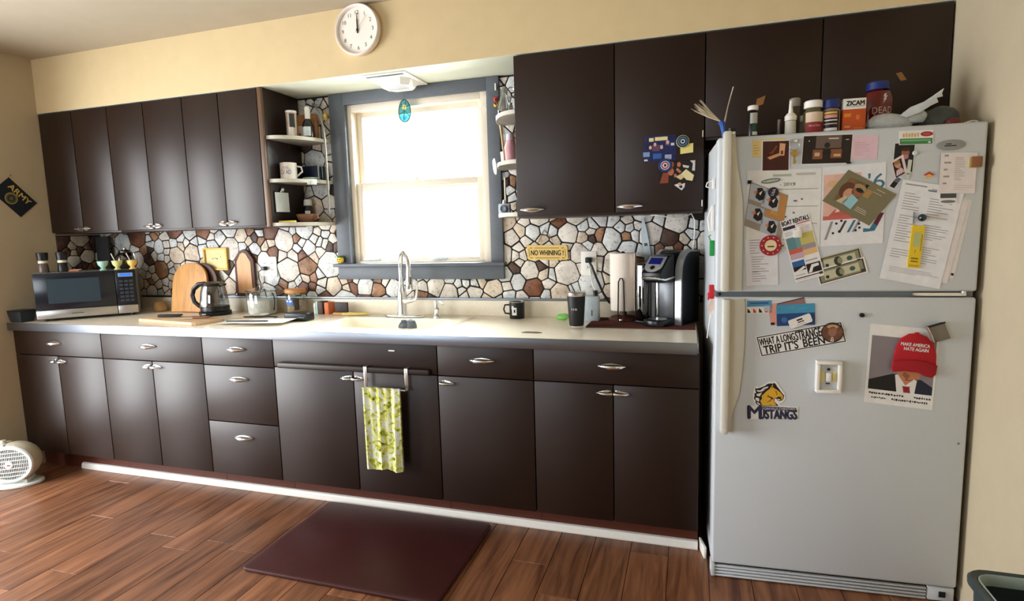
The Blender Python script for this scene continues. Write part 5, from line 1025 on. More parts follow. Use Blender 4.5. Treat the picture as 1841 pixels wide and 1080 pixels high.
for a in ((-w_, w_, h_ - .012, h_), (-w_, w_, -h_, -h_ + .012), (-w_, -w_ + .012, -h_ + .012, h_ - .012), (w_ - .012, w_, -h_ + .012, h_ - .012)): g.box(a[0], a[1], -.03, -.0008, a[2], a[3], WHITE, .003)
g.build('housing', t)
g = G(); g.box(-w_ + .012, w_ - .012, -.016, -.001, -h_ + .012, h_ - .012, mat('light panel', (196, 202, 206), .3)); g.box(-.026, -.012, -.0166, -.0161, -.02, .02, col(224, 214, 140)); g.box(.014, .026, -.0166, -.0161, -.02, .02, col(224, 214, 140)); g.build('panel', t)
g = G(); g.box(-.008, .008, -.027, -.0165, -.016, .016, WHITE, .003); g.build('switch', t)
g = G(); g.lathe([(.005, .0165), (.005, .019), (0, .0195)], INK, (0, 0, .027), 10, 'y'); g.box(-.008, .006, -.0172, -.0165, -.027, -.023, INK); g.build('screws', t)
g = G(); g.lathe([(0, .0006), (.0075, .0006), (.008, .004), (.007, .012), (0, .0125)], BLACKM, n=16, ax='y'); tag(g.build('peg_magnet', None, tuple(FO + FX * .485 + Vector((0, 0, 1.046))), FA), 'small black peg magnet alone near the top of the lower door', 'magnet')

# horse head emblem: points read in a 0..1 frame, one across and down
HY = col(228, 178, 52); NAVY = col(46, 52, 88)
def hp_(*p): return [((x - 170) / 410.0, (y - 695) / 325.0) for x, y in p]
def hq(*p): return [((135 + x * .4392 - 170) / 410.0, (675 + y * .4392 - 695) / 325.0) for x, y in p]
def f(F):
    F.poly(hq((160, 185), (200, 195), (270, 175), (350, 140), (390, 105), (440, 95), (490, 100), (520, 85), (555, 115), (575, 150), (600, 180), (640, 230), (690, 290), (722, 320), (715, 380), (690, 415), (640, 430), (600, 415), (575, 385), (545, 385), (540, 420), (560, 460), (600, 490), (625, 525), (300, 525), (285, 530), (210, 500), (180, 460), (185, 430), (150, 390), (150, 350), (165, 330), (150, 310), (160, 285), (185, 275), (170, 240)), INK, 1)
    F.poly(hq((440, 200), (490, 115), (500, 120), (495, 165), (540, 195), (580, 215), (640, 262), (700, 325), (705, 350), (690, 400), (668, 392), (660, 350), (610, 345), (575, 372), (530, 378), (525, 405), (540, 450), (590, 515), (312, 515), (270, 430), (305, 385), (292, 335), (370, 255)), HY, 2)
    F.poly(hq((405, 360), (415, 300), (425, 335), (520, 372), (505, 395), (450, 440), (380, 465), (440, 430), (488, 392), (432, 352)), INK, 3)
    for q_ in (hq((190, 222), (260, 228), (330, 172), (405, 152), (412, 166), (330, 232), (262, 262), (205, 250)), hq((188, 300), (262, 282), (300, 262), (282, 300), (258, 345), (205, 335)), hq((175, 368), (240, 375), (252, 400), (248, 448), (210, 430), (180, 402)), hq((205, 450), (268, 480), (284, 512), (222, 490)), hq((590, 385), (650, 395), (655, 410), (610, 412))): F.poly(q_, PAPER, 3)
    for q_ in (hq((310, 225), (380, 172), (350, 215)), hq((205, 262), (290, 250), (240, 275)), hq((540, 235), (562, 268), (596, 262), (568, 250)), hq((570, 290), (594, 288), (590, 308), (574, 308)), hq((662, 338), (686, 345), (672, 362)), hq((455, 515), (480, 480), (470, 515)), hq((470, 190), (490, 130), (486, 180))): F.poly(q_, INK, 4)
    F.poly(hp_((262, 908), (556, 918), (558, 944), (262, 938)), NAVY, 5); F.txt('YORKVILLE CHRISTIAN', .585, .717, .0088, PAPER, 6, .112)
    F.txt('M', .10, .815, .048, INK, 5, .046, bold=.05); F.txt('M', .105, .815, .044, NAVY, 6, .042, bold=.015); F.txt('USTANGS', .585, .862, .0345, INK, 5, .127, bold=.06); F.txt('USTANGS', .588, .862, .031, NAVY, 6, .123, bold=.02)
P4('emblem_magnet', 'sticker magnet of a golden horse head over the word MUSTANGS', 'magnet', (.130, .797), (.297, .803), (.126, .650), .0006, mat('emblem white', (238, 238, 236), .5), None, f, hq((135, 195), (175, 145), (240, 165), (400, 70), (470, 70), (550, 50), (590, 100), (640, 170), (740, 300), (745, 390), (700, 450), (640, 475), (650, 510), (1000, 545), (1010, 740), (600, 755), (100, 790), (70, 770), (90, 530), (180, 520), (130, 400), (125, 310)), .001)
# photograph of a man with a paper cap laid over it
def f(F):
    F.q(.04, .14, .97, .82, mat('photo grey backdrop', (136, 128, 134), .5, var=.1, scale=8), 1)
    F.disc(.62, .56, .036, col(196, 130, 92), 2, .05); F.poly([(.55, .56), (.52, .6), (.6, .66), (.64, .6)], col(150, 90, 62), 3); F.q(.56, .655, .68, .665, col(140, 66, 54), 3)
    F.poly([(.04, .82), (.04, .70), (.38, .60), (.44, .60), (.5, .82)], DK, 2); F.poly([(.97, .82), (.97, .72), (.8, .64), (.72, .64), (.7, .82)], col(28, 34, 54), 2)
    F.poly([(.42, .61), (.46, .6), (.58, .73), (.7, .64), (.74, .66), (.72, .82), (.46, .82)], PAPER, 3); F.poly([(.54, .74), (.64, .74), (.66, .82), (.56, .82)], col(150, 40, 44), 4); F.poly([(.52, .73), (.58, .77), (.66, .73), (.6, .8)], col(130, 30, 36), 5)
    R = random.Random(2)
    for b, a, e in ((.87, .06, .55), (.87, .72, .96), (.925, .1, .3), (.925, .4, .92)):
        while a < e: w_ = R.uniform(.012, .03); F.q(a, b - R.uniform(.006, .016), a + w_, b + R.uniform(.004, .014), INK, 2); a += w_ + R.uniform(.006, .016)
P4('portrait_print', 'white sheet with a portrait of a man in a dark suit and handwriting below', 'picture', (.514, 1.016), (.727, .996), (.505, .734), .0006, mat('print white', (232, 232, 230), .6), None, f)
CAPR = mat('cap red', (176, 24, 36), .8, var=.08)
t = thing('cap_magnet', 'red cap magnet with two lines of white lettering over the portrait', 'magnet', tuple(FO + FX * .652 + Vector((0, 0, .905))), FA)
g = G(); g.prism([(-.066, -.02), (-.058, .03), (-.044, .062), (-.02, .078), (.006, .08), (.034, .068), (.054, .044), (.064, .01), (.066, -.03)], -.002, -.012, CAPR, 'y', .003); g.ball((.003, -.008, .08), .006, CAPR, 10, (1.4, .7, .7)); g.build('crown', t)
g = G(); g.prism([(-.068, -.018), (-.04, -.012), (0, -.012), (.04, -.02), (.067, -.03), (.064, -.06), (.052, -.074), (.03, -.068), (.01, -.056), (-.03, -.052), (-.068, -.055), (-.072, -.04)], -.010, -.02, mat('cap brim red', (158, 20, 32), .8, var=.08), 'y', .004); g.build('brim', t)
g = G(); g.text('MAKE AMERICA', -.001, .040, .0115, -.0126, PAPER, .088, -.10, .03); g.text('HATE AGAIN', .002, .024, .0115, -.0126, PAPER, .074, -.10, .03); g.build('lettering', t)
t = thing('binder_clip', 'grey metal bulldog clip magnet over the corner of the portrait', 'clip', tuple(FO + FX * .712 + Vector((0, 0, .990))), FA); CLG = mat('clip grey', (128, 122, 114), .35, .6)
g = G(); g.prism([(-.034, .018), (.016, .036), (.038, -.018), (-.002, -.032)], -.026, -.004, CLG, 'y', .003); g.build('jaw', t); g = G(); g.tube([(-.036, -.028, .02), (-.026, -.034, -.006), (-.016, -.03, -.03)], .0035, CHROME, 8); g.tube([(-.034, -.028, .02), (.016, -.028, .037)], .003, BLACKM, 8); g.build('lever', t)
# ================================================================== on top of and beside the refrigerator
FT = 1.6826
def fp(u, d, z=FT):  # along the front from its left end, back from the front
    p = FO + FX * u + Vector((-math.sin(FA), math.cos(FA), 0)) * d; return (p.x, p.y, z)
GB = 'bottles on the refrigerator'
AMB = mat('amber plastic', (70, 58, 40), .3, var=.1); BLKB = mat('black bottle', (14, 14, 15), .3, var=.05)
t = can('medicine_bottle', 'black bottle with white cap and pale label standing alone on the refrigerator', 'bottle', fp(.135, .13), [(0, 0), (.017, 0), (.018, .003), (.018, .1), (.013, .108)], BLKB, [('cap', [(.0185, .109), (.019, .111), (.019, .123), (.016, .126), (0, .126)], WHITE)], 20, GB)
g = G(); wrap(g, .0184, math.radians(235), math.radians(325), .06, .098, mat('bottle label', (186, 188, 182), .6)); wrap(g, .0184, math.radians(262), math.radians(325), .03, .058, col(40, 80, 66)); wrap(g, .0184, math.radians(262), math.radians(325), .018, .03, PAPER); g.build('label', t)
t = can('glass_vial', 'slim clear glass vial standing next to the white nozzle bottle', 'vial', fp(.222, .11), [(0, .001), (.0065, .001), (.007, .05), (.006, .066), (0, .068)], glass('vial glass', (170, 175, 160), .25), (), 14, GB)
t = can('nozzle_bottle', 'small white squeeze bottle with pointed nozzle on the refrigerator', 'bottle', fp(.252, .07), [(0, 0), (.018, 0), (.019, .003), (.018, .05), (.015, .052)], mat('squeeze white', (210, 212, 200), .4), [('collar', [(.0155, .052), (.020, .053), (.020, .068), (.012, .078)], WHITE), ('nozzle', [(.0085, .0785), (.006, .1), (.0045, .122), (0, .123)], WHITE)], 20, GB)
t = can('pill_bottle', 'tall dark amber bottle with grey cap behind the nozzle bottle', 'bottle', fp(.29, .19), [(0, 0), (.02, 0), (.021, .004), (.021, .11), (.017, .12)], AMB, [('cap', [(.018, .1202), (.02, .122), (.019, .15), (.015, .153), (0, .153)], mat('dusty cap', (150, 144, 134), .5))], 20, GB)
t = can('pill_bottle', 'short dark bottle with clear cap just behind the red labelled bottle', 'bottle', fp(.312, .135), [(0, 0), (.016, 0), (.017, .004), (.017, .05), (.014, .056)], AMB, [('cap', [(.015, .0562), (.016, .058), (.016, .078), (0, .08)], mat('greyish cap', (112, 110, 92), .4))], 20, GB)
t = can('vitamin_bottle', 'clear bottle with white cap and red lower label on the refrigerator', 'bottle', fp(.326, .075), [(0, 0), (.030, 0), (.032, .004), (.032, .074), (.026, .084), (.026, .09)], mat('bottle olive', (96, 88, 62), .25, var=.2), [('cap', [(.028, .0902), (.0305, .092), (.0305, .112), (.027, .116), (0, .116)], WHITE)], 24, GB)
g = G(); wrap(g, .0324, math.radians(215), math.radians(335), .04, .074, mat('cream label', (220, 204, 176), .6)); wrap(g, .0324, math.radians(215), math.radians(335), .004, .04, mat('maroon label', (140, 40, 40), .6)); wrap(g, .0328, math.radians(236), math.radians(262), .048, .068, col(230, 196, 186)); curved_text(g, 'Nerve Relief', .0328, math.radians(272), .028, .008, .038, col(226, 190, 180)); g.build('label', t)
t = can('vitamin_bottle', 'bottle with blue cap and black and pink label beside the orange box', 'bottle', fp(.383, .075), [(0, 0), (.028, 0), (.030, .004), (.030, .074), (.024, .084)], mat('bottle tan', (150, 126, 100), .3, var=.1), [('cap', [(.026, .0842), (.0285, .086), (.0285, .112), (.025, .116), (0, .116)], mat('dark blue cap', (24, 44, 110), .35))], 24, GB)
g = G(); wrap(g, .0304, math.radians(215), math.radians(315), .004, .074, BLKB)
for z0, z1, m_ in ((.064, .071, col(220, 190, 90)), (.05, .061, col(220, 150, 146)), (.04, .044, PAPER), (.028, .032, col(200, 170, 170)), (.006, .016, PAPER)): wrap(g, .0308, math.radians(218), math.radians(300), z0, z1, m_)
g.build('label', t)
t = thing('medicine_box', 'orange medicine box with a white top band lettered ZICAM', 'box', fp(.452, .07), FA); ORG = mat('orange carton', (196, 84, 34), .5, var=.06)
g = G(); g.box(-.036, .036, -.014, .018, 0, .076, ORG, .001); g.box(-.036, .036, -.014, .018, .0755, .112, WHITE, .001); g.box(-.028, .03, -.0146, -.0142, .084, .086, GREYINK); g.box(-.032, -.01, -.0146, -.0142, .05, .062, col(224, 140, 40)); g.box(.006, .016, -.0146, -.0142, .04, .055, col(220, 120, 60)); g.box(-.03, -.012, -.0146, -.0142, .014, .02, col(226, 150, 100)); g.box(0, .028, -.0146, -.0142, .01, .013, col(220, 120, 70)); g.build('carton', t)
g = G(); g.text('ZICAM', .002, .096, .015, -.0146, INK, .056, 0, .06); g.build('lettering', t)
t = can('drink_bottle', 'large dark red bottle with blue cap behind the crumpled plastic bag', 'bottle', fp(.558, .17), [(0, 0), (.044, 0), (.048, .006), (.048, .12), (.04, .145), (.03, .152)], mat('deep red plastic', (104, 22, 16), .2, coat=.4, var=.1), [('cap', [(.031, .1522), (.036, .154), (.036, .178), (.032, .182), (0, .182)], mat('royal blue cap', (28, 48, 120), .4))], 28, GB)
g = G(); curved_text(g, 'DEAD', .0486, math.radians(278), .078, .022, .066, col(206, 180, 166))
zig = [(-.004, .018), (.002, .02), (-.001, .008), (.005, .01), (-.001, -.003), (.003, -.002), (-.008, -.024), (-.004, -.006), (-.008, -.006), (-.002, .006), (-.007, .006)]
g.build('lettering', t); g = G(); g.prism([(.014 + a * 1.1,   .118 + b * .8) for a, b in zig], -.0486, -.0478, col(206, 196, 190)); g.build('bolt_emblem', t)
pb = thing('plastic_bag', 'crumpled pale plastic bag lying on the refrigerator in front of the red bottle', 'bag', fp(.585, .09), FA)
BAGM = mat('pale plastic film', (186, 192, 192), .35, var=.15, scale=40)
g = G(); crumple(g, (-.015, .0, .026), .036, BAGM, 31, 22, (2.1, .7, .9)); crumple(g, (.06, .0, .04), .028, BAGM, 33, 18, (1.5, .7, 1.0)); g.build('film', pb)
g = G(); g.prism([(.01, .045), (.04, .07), (.08, .085), (.11, .105), (.136, .124), (.131, .108), (.134, .098), (.116, .094), (.122, .08), (.10, .07), (.07, .05), (.03, .036)], -.03, -.018, mat('white film', (206, 212, 214), .4, var=.1), 'y', .002); g.build('folded_end', pb)
g = G(); crumple(g, (0, 0, .034), .038, mat('grey film', (72, 78, 76), .35, var=.3, scale=30), 41, 18, (1.6, .75, 1.1)); tag(g.build('plastic_bag', None, fp(.735, .12), FA), 'crumpled dark grey plastic bag at the wall end of the refrigerator top', 'bag')
g = G(); crumple(g, (0, 0, .014), .02, mat('dull red film', (110, 44, 40), .5, var=.2), 43, 10, (1.4, .8, .8)); tag(g.build('red_pouch', None, fp(.768, .09), FA), 'little dull red pouch between the grey bag and the metal clip', 'pouch')
g = G(); g.tube([(-.02, 0, .004), (-.006, 0, .008), (.01, 0, .013), (.024, 0, .009)], .004, CHROME, 8); g.box(-.02, .02, -.005, .005, 0, .004, CHROME, .001); tag(g.build('bag_clip', None, fp(.805, .075), FA), 'small shiny metal clip at the corner of the refrigerator top by the wall', 'clip')
TANP = mat('tan paper tag', (140, 96, 52), .8, var=.15)
F = Flat('BK', (.292, 1.885), (.325, 1.893), (.289, 1.855), .0006, .0008, TANP, [(0, 0), (1, -.1), (.85, 1), (0, 1)], p=YU); F.done('paper_tag', 'torn tan paper tag stuck on the dark cabinet above the white capped bottle', 'tag', 'paper tags on the cabinet above the refrigerator')
F = Flat('BK', (.787, 1.935), (.806, 1.938), (.805, 1.905), .0006, .0008, TANP, p=YU); F.done('paper_tag', 'tilted tan paper tag stuck on the dark cabinet near the blue bottle cap', 'tag', 'paper tags on the cabinet above the refrigerator')
wk = thing('whisk_brush', 'blue handled brush with fanned pale bristles at the refrigerator corner', 'brush', fp(.022, .06, 1.6826))
g = G(); g.tube([(.006, 0, 0), (.004, 0, .03), (-.002, 0, .058), (-.008, 0, .066)], [.008, .009, .011, .012], mat('blue handle', (40, 84, 170), .35), 10); g.build('handle', wk)
g = G(); R = random.Random(8); BRS = mat('pale bristles', (206, 194, 170), .7, var=.1)
for i in range(34):
    a = R.uniform(-1, 1); b_ = R.uniform(-.012, .012); L = R.uniform(.075, .115)
    dx, dz = -math.cos(.62 + a * .22), math.sin(.62 + a * .22); g.tube([(-.008, b_ * .3, .066), (-.008 + dx * L * .5, b_ * .6, .066 + dz * L * .48), (-.008 + dx * L, b_ * 1.5, .066 + dz * L * 1.05)], [.0016, .0014, .0005], BRS, 5)
g.build('bristles', wk)
g = G(); g.tube([(0, 0, 0), (.005, 0, .06), (.016, 0, .12), (.034, 0, .19)], [.004, .0035, .0022, .0025], mat('pale reed', (190, 180, 160), .6), 6); tag(g.build('long_stick', None, fp(.025, .085, 1.6826)), 'long thin pale stick rising from the refrigerator corner beside the brush', 'stick')
t = can('pen_cup', 'small black cup with a steel ring beside the blue brush handle', 'cup', fp(.05, .035, 1.6826), [(0, 0), (.013, 0), (.014, .034), (.012, .034), (.011, .004), (0, .004)], BLKB, [('ring', [(.0142, .012), (.0155, .014), (.0155, .02), (.0142, .022)], CHROME)], 18)
sx = lambda d, z: fp(-.0005, d, z)
def side(name, label, cat, d, z, fn):
    g = G(); fn(g); return tag(g.build(name, None, sx(d, z), FA), label, cat, 'things hung on the refrigerator side')
side('wall_hook', 'white wire hook high on the refrigerator side by the coffee maker', 'hook', .12, 1.53, lambda g: (g.box(-.006, 0.005, -.012, .012, -.02, .02, WHITE, .002), g.tube([(-.005, 0, .01), (-.024, 0, .004), (-.028, 0, -.01), (-.014, 0, -.016), (-.004, 0, -.014)], .003, WHITE, 6)))
side('bag_clip', 'long white clip hanging on the refrigerator side above the green one', 'clip', .13, 1.40, lambda g: (g.box(-.008, .005, -.01, .01, -.05, .05, WHITE, .003), g.tube([(-.008, 0, .04), (-.02, 0, 0), (-.012, 0, -.05)], .003, WHITE, 6)))
side('bag_clip', 'bright green clip on the refrigerator side below the long white clip', 'clip', .12, 1.285, lambda g: (g.box(-.012, .005, -.008, .008, -.03, .03, mat('green clip', (34, 150, 70), .4), .003), g.tube([(-.008, 0, .028), (-.016, 0, .045), (-.008, 0, .05)], .0025, MATS['green clip'], 6)))
side('bag_clip', 'bright red clip on the refrigerator side at the height of the door gap', 'clip', .10, 1.115, lambda g: (g.box(-.014, .005, -.008, .008, -.025, .03, mat('red clip', (206, 44, 50), .4), .003), g.box(-.018, -.013, -.006, .006, -.03, 0, MATS['red clip'], .002)))
side('paper_tag', 'pinkish tag hanging under the red clip on the refrigerator side', 'tag', .11, 1.065, lambda g: (g.prism([(-.018, -.026), (.0, -.026), (.0, .022), (-.006, .022)], -.001, .001, mat('pinkish tag', (226, 200, 182), .7)), g.box(-.002, .005, -.004, .004, -.02, .02, MATS['pinkish tag'])))
side('long_skewer', 'thin white stick hanging below the pinkish tag on the refrigerator side', 'stick', .105, .985, lambda g: (g.tube([(-.006, 0, .045), (-.012, 0, 0), (-.018, 0, -.05)], .0022, WHITE, 6), g.box(-.008, .005, -.004, .004, .03, .045, WHITE, .001)))

# ---- magnets and pictures on the wall cabinet door
def cap_magnet(label, x, z, r, cols, rim):
    t = thing('bottle_cap_magnet', label, 'magnet', (x, YU - .0008, z), 0, 'bottle cap magnets on the wall cabinet')
    g = G(); n = 42; out = [((r + (.0012 if i % 2 else -.0006)) * math.cos(2 * PI * i / n), (r + (.0012 if i % 2 else -.0006)) * math.sin(2 * PI * i / n)) for i in range(n)]
    g.prism(out, -.007, 0, rim, 'y', .001); g.build('crown_rim', t); g = G()
    for i, (q, c) in enumerate(cols): g.lathe([(q * r, .0072 + i * .0005), (0, .0074 + i * .0005)], col(*c), n=36, ax='y')
    g.build('printed_face', t)
cap_magnet('blue and black ringed bottle cap magnet with scalloped gold rim, above the yellow note', .001, 1.735, .0265, ((.93, (24, 40, 54)), (.74, (70, 120, 150)), (.56, (24, 34, 48)), (.36, (206, 208, 210)), (.2, (20, 24, 30))), mat('cap gold', (214, 196, 128), .35, .3))
cap_magnet('blue bottle cap magnet with red and white target rings, overlapping the group photograph', -.072, 1.638, .0285, ((.95, (28, 48, 100)), (.68, (160, 180, 214)), (.54, (170, 44, 40)), (.36, (220, 214, 206)), (.2, (22, 26, 40))), mat('cap navy', (36, 60, 110), .35, .3))
F = Flat('BK', (-.009, 1.722), (.044, 1.726), (-.009, 1.683), .0006, .0012, mat('yellow note', (222, 210, 130), .8), p=YU); F.q(.02, .02, .98, .04, col(236, 226, 160)); F.done('sticky_note', 'small plain yellow sticky note on the dark wall cabinet door', 'note')
F = Flat('BK', (-.166, 1.768), (-.026, 1.768), (-.166, 1.658), .0006, .0006, mat('collage navy', (22, 30, 78), .4, var=.5, scale=35), p=YU)
for q_ in ((.04, .02, .1, .22, (60, 46, 40)), (.18, .08, .32, .22, (220, 204, 150)), (.36, .06, .74, .2, (222, 206, 150)), (.1, .3, .2, .5, (30, 26, 30)), (.28, .36, .5, .6, (96, 60, 80)), (.52, .38, .6, .52, (180, 150, 170)), (.68, .22, .8, .4, (110, 84, 110)), (.84, .32, .94, .42, (190, 200, 190)), (0, .62, .2, .8, (120, 150, 190)), (.03, .9, .14, .97, (200, 200, 205)), (.3, .7, .56, .9, (40, 90, 160)), (.66, .76, .86, .95, (150, 160, 190))): F.q(*q_[:4], col(*q_[4]))
for a, b in ((.22, .45), (.36, .34), (.56, .46), (.74, .28)): F.disc(a, b, .006, col(206, 170, 160), 2, .008)
F.done('picture_card', 'blue picture card with small figures at the top of the cluster on the wall cabinet', 'picture', 'pictures on the wall cabinet door')
F = Flat('BK', (-.096, 1.652), (.056, 1.655), (-.098, 1.560), .0014, .0006, mat('group photo dark', (24, 18, 16), .4, var=.4, scale=30), p=YU)
for pts, c in (([(0, .02), (.12, .02), (.16, .2), (0, .22)], (220, 206, 150)), ([(.16, .12), (.3, 0), (.36, .1), (.24, .26)], (206, 190, 146)), ([(.02, .98), (.1, .5), (.26, .5), (.26, .98)], (130, 58, 34)), ([(.6, .6), (.74, .4), (.96, .7), (.92, .96), (.76, .9)], (214, 200, 150)), ([(.46, .72), (.6, .6), (.7, .76), (.6, .88)], (200, 182, 130)), ([(.84, .02), (.98, .02), (.98, .5), (.9, .48), (.92, .16)], (196, 194, 186)), ([(.64, .18), (.82, .26), (.8, .36), (.66, .3)], (196, 194, 190)), ([(.5, .3), (.62, .5), (.56, .56), (.46, .4)], (176, 110, 76))): F.poly(pts, col(*c))
for a, b, r_ in ((.33, .14, .011), (.32, .46, .013), (.54, .16, .008), (.45, .66, .006)): F.disc(a, b, r_, col(176, 104, 70), 2, r_ * 1.3)
F.done('picture_card', 'group photograph tucked behind the target ring bottle cap on the wall cabinet', 'picture', 'pictures on the wall cabinet door')
F = Flat('BK', (-.034, 1.556), (.012, 1.562), (-.034, 1.524), .0008, .0006, mat('pale picture', (206, 208, 208), .5), [(0, .1), (.4, 0), (.7, .15), (1, .1), (.95, .6), (.7, 1)], p=YU); F.poly([(.4, .4), (.7, .3), (.8, .6), (.6, .7)], INK); F.disc(.5, .1, .007, col(206, 150, 110), 2)
F.done('picture_card', 'little pale corner of a picture below the group photograph on the wall cabinet', 'picture', 'pictures on the wall cabinet door')

# ================================================================== towel on the sink cabinet, floor things
tr = thing('towel_bar', 'over-the-ledge metal towel bar on the sink cabinet door', 'towel bar', (-1.325, YB, .655)); STR = mat('nickel strap', (176, 170, 162), .3, .9, var=.03)
for x_ in (-.108, .108):
    g = G(); g.box(x_ - .009, x_ + .009, -.0235, -.0215, 0.0, .098, STR, .0006); g.box(x_ - .009, x_ + .009, -.0235, -.0003, .0975, .0995, STR); g.box(x_ - .009, x_ + .009, -.05, -.0235, -.002, .0, STR); g.build('strap', tr)
g = G(); g.tube([(-.116, -.05, .002), (.116, -.05, .002)], .0045, STR, 8); g.build('rail', tr)
TOW = bpy.data.materials.new('printed towel'); TOW.use_nodes = True; nt = TOW.node_tree; N = nt.nodes; L = nt.links; p_ = N['Principled BSDF']; p_.inputs['Roughness'].default_value = .9; p_.inputs['Specular IOR Level'].default_value = .1
tc = N.new('ShaderNodeTexCoord'); n1 = N.new('ShaderNodeTexNoise'); n1.inputs['Scale'].default_value = 26; n1.inputs['Detail'].default_value = 5; n1.inputs['Distortion'].default_value = 1.6
cr = N.new('ShaderNodeValToRGB'); E_ = cr.color_ramp.elements; E_[0].position = .3; E_[0].color = rgb(70, 72, 34); E_[1].position = .72; E_[1].color = rgb(224, 226, 206)
for ps, c in ((.37, (150, 156, 60)), (.45, (196, 200, 92)), (.52, (214, 214, 160)), (.60, (206, 216, 214))): e = E_.new(ps); e.color = rgb(*c)
L.new(tc.outputs['Object'], n1.inputs['Vector']); L.new(n1.outputs['Fac'], cr.inputs[0]); L.new(cr.outputs[0], p_.inputs['Base Color'])
g = G(); nx, nz = 20, 30; vs = []
def tow(off):
    out = []
    for j in range(nz + 1):
        for i in range(nx + 1):
            t_ = j / nz; s_ = i / nx; x_ = -.098 + .196 * s_; fold = .006 * math.sin(s_ * 15 + t_ * 1.5) * (.3 + t_) + .004 * math.sin(s_ * 31)
            out.append((x_ * (1 - .06 * t_), off - .0565 - fold * .8, .008 - .398 * t_ - .004 * math.sin(s_ * 9) * t_))
    return out
a_, b_ = tow(0), tow(.012); vs = a_ + b_; k = len(a_); q = lambda i, j: j * (nx + 1) + i
fs = [(q(i, j), q(i, j + 1), q(i + 1, j + 1), q(i + 1, j)) for j in range(nz) for i in range(nx)]
fs += [tuple(k + v for v in f[::-1]) for f in fs] + [(q(i, 0), q(i + 1, 0), k + q(i + 1, 0), k + q(i, 0)) for i in range(nx)] + [(q(i + 1, nz), q(i, nz), k + q(i, nz), k + q(i + 1, nz)) for i in range(nx)] + [(q(0, j + 1), q(0, j), k + q(0, j), k + q(0, j + 1)) for j in range(nz)] + [(q(nx, j), q(nx, j + 1), k + q(nx, j + 1), k + q(nx, j)) for j in range(nz)]
g.add(vs, fs, TOW, True); tag(g.build('dish_towel', None, (-1.335, YB, .655)), 'lime green and white printed dish towel hanging from the metal bar', 'towel')

LEA = mat('brown leather mat', (62, 24, 24), .42, spec=.5, var=.12, scale=30, bump=.12)
g = G(); def_ = []
for cx_, cy_, a0 in ((.42, .277, 0), (-.42, .277, PI / 2), (-.42, -.277, PI), (.42, -.277, 1.5 * PI)): def_ += [(cx_ + .028 * math.cos(a0 + i * PI / 8), cy_ + .028 * math.sin(a0 + i * PI / 8)) for i in range(5)]
g.prism(def_, 0.0005, .018, LEA, 'z', .007); fm = tag(g.build('floor_mat', None, (-1.287, -.873, 0), math.radians(-.5)), 'dark brown padded leather floor mat in front of the sink cabinet', 'mat')

ht = thing('fan_heater', 'white portable fan heater with round grille in the corner by the cabinets', 'heater', (-3.665, -.80, 0), math.radians(33)); HW = mat('heater white', (226, 232, 230), .35, var=.02); HG = mat('heater cream', (206, 200, 178), .4)
g = G(); g.T = Matrix.Translation((0, 0, .138)); g.lathe([(.086, -.062), (.104, -.05), (.112, -.02), (.112, .02), (.106, .045), (.098, .05)], HG, n=40, ax='y', sx=1.08); g.lathe([(0, -.062), (.086, -.062)], HG, n=40, ax='y', sx=1.08); g.build('drum', ht)
g = G(); g.T = Matrix.Translation((0, 0, .138)); g.lathe([(.098, .048), (.107, .05), (.108, .058), (.102, .066), (.09, .066), (.088, .056)], HW, n=40, ax='y', sx=1.08)
g.box(-.112, -.02, -.05, .05, .085, .112, HW, .01, 3); g.box(-.104, .06, -.05, .05, -.138, -.098, HW, .008, 3); g.build('front_ring', ht)
g = G(); g.T = Matrix.Translation((0, 0, .138)); g.lathe([(0, .038), (.096, .038)], mat('grille shadow', (40, 46, 48), .8), n=36, ax='y', sx=1.08)
for i in range(-11, 12):
    x_ = i * .0082; h_ = math.sqrt(max(0, .089 ** 2 - (x_ / 1.08) ** 2)); g.tube([(x_, -.058, -h_), (x_ * 1.04, -.064, 0), (x_, -.058, h_)], .0022, HW, 5)
for z_ in (-.066, -.044, -.022, 0, .022, .044, .066): w_ = 1.08 * math.sqrt(.089 ** 2 - z_ ** 2); g.tube([(-w_, -.058, z_), (0, -.066, z_ * 1.03), (w_, -.058, z_)], .003, HW, 5)
g.lathe([(.02, .062), (.02, .068), (0, .07)], HW, n=24, ax='y'); g.box(-.006, .006, -.0712, -.0702, -.003, .003, col(170, 70, 70)); g.build('grille', ht)
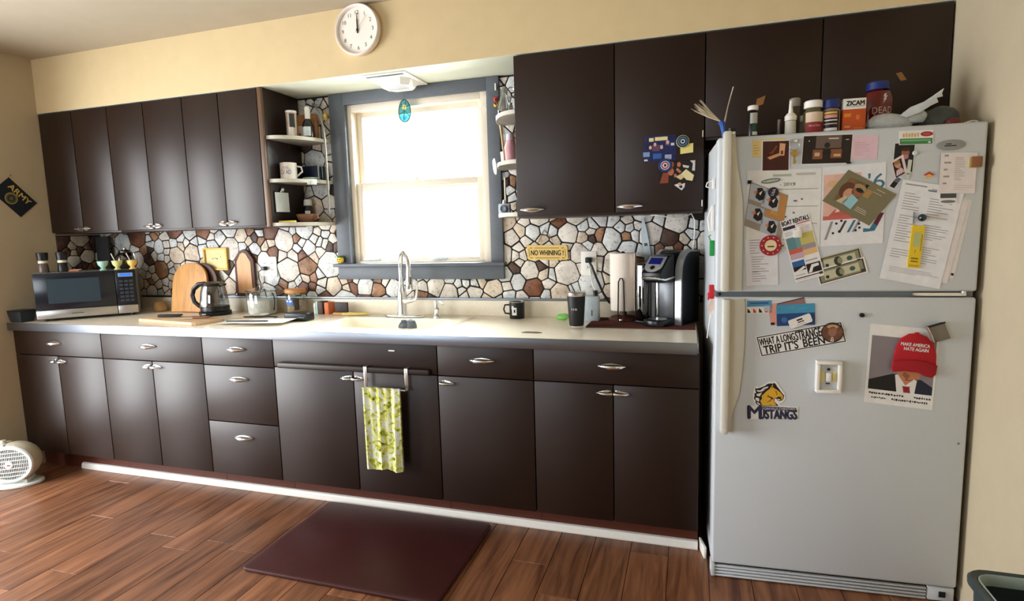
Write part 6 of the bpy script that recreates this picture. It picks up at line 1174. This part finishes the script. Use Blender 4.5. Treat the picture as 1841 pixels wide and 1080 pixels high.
g = G(); g.prism([(.128 * math.cos(2 * PI * i / 28), .082 * math.sin(2 * PI * i / 28)) for i in range(28)], 0, .016, HW, 'z', .005); g.box(-.07, .07, -.05, .05, .0162, .04, HW, .006); g.build('base', ht)
g = G()
for x_ in (-.085, -.045): g.lathe([(.014, .2505), (.015, .253), (.013, .268), (0, .27)], HG, (x_, 0, 0), 16)
g.build('knob', ht)

tc_ = thing('trash_can', 'dark slate plastic trash can standing by the wall beside the refrigerator', 'trash can', (.846, -1.46, 0)); TCM = mat('slate bin plastic', (44, 56, 58), .45, var=.1)
def rr(ax, ay, r, z): return [(sx_ * (ax - r) + r * math.cos(a0 + i * PI / 10), sy_ * (ay - r) + r * math.sin(a0 + i * PI / 10), z) for sx_, sy_, a0 in ((1, 1, 0), (-1, 1, PI / 2), (-1, -1, PI), (1, -1, 1.5 * PI)) for i in range(6)]
def loft(g, rings, m, cap0=True, cap1=False):
    n = len(rings[0]); vs = [p for r in rings for p in r]; fs = [(j * n + i, j * n + (i + 1) % n, (j + 1) * n + (i + 1) % n, (j + 1) * n + i) for j in range(len(rings) - 1) for i in range(n)]
    if cap0: fs.append(tuple(range(n))[::-1])
    if cap1: fs.append(tuple((len(rings) - 1) * n + i for i in range(n)))
    g.add(vs, fs, m, True)
g = G(); loft(g, [rr(.085, .17, .04, 0), rr(.104, .205, .045, .40), rr(.104, .205, .045, .43), rr(.100, .2, .043, .43), rr(.08, .165, .038, .006)], TCM, True, True); g.build('bin', tc_)
g = G(); loft(g, [rr(.106, .207, .046, .425), rr(.116, .217, .05, .43), rr(.117, .218, .05, .446), rr(.112, .213, .048, .452), rr(.1, .2, .044, .448), rr(.099, .199, .043, .425)], TCM, False, False); g.build('rim', tc_)
g = G(); loft(g, [rr(.0985, .1985, .043, .42), rr(.0985, .1985, .043, .4495), rr(.096, .196, .042, .4515), rr(.094, .194, .041, .448), rr(.094, .194, .041, .42)], mat('bin liner edge', (150, 166, 160), .4), False, False); g.build('liner_edge', tc_)
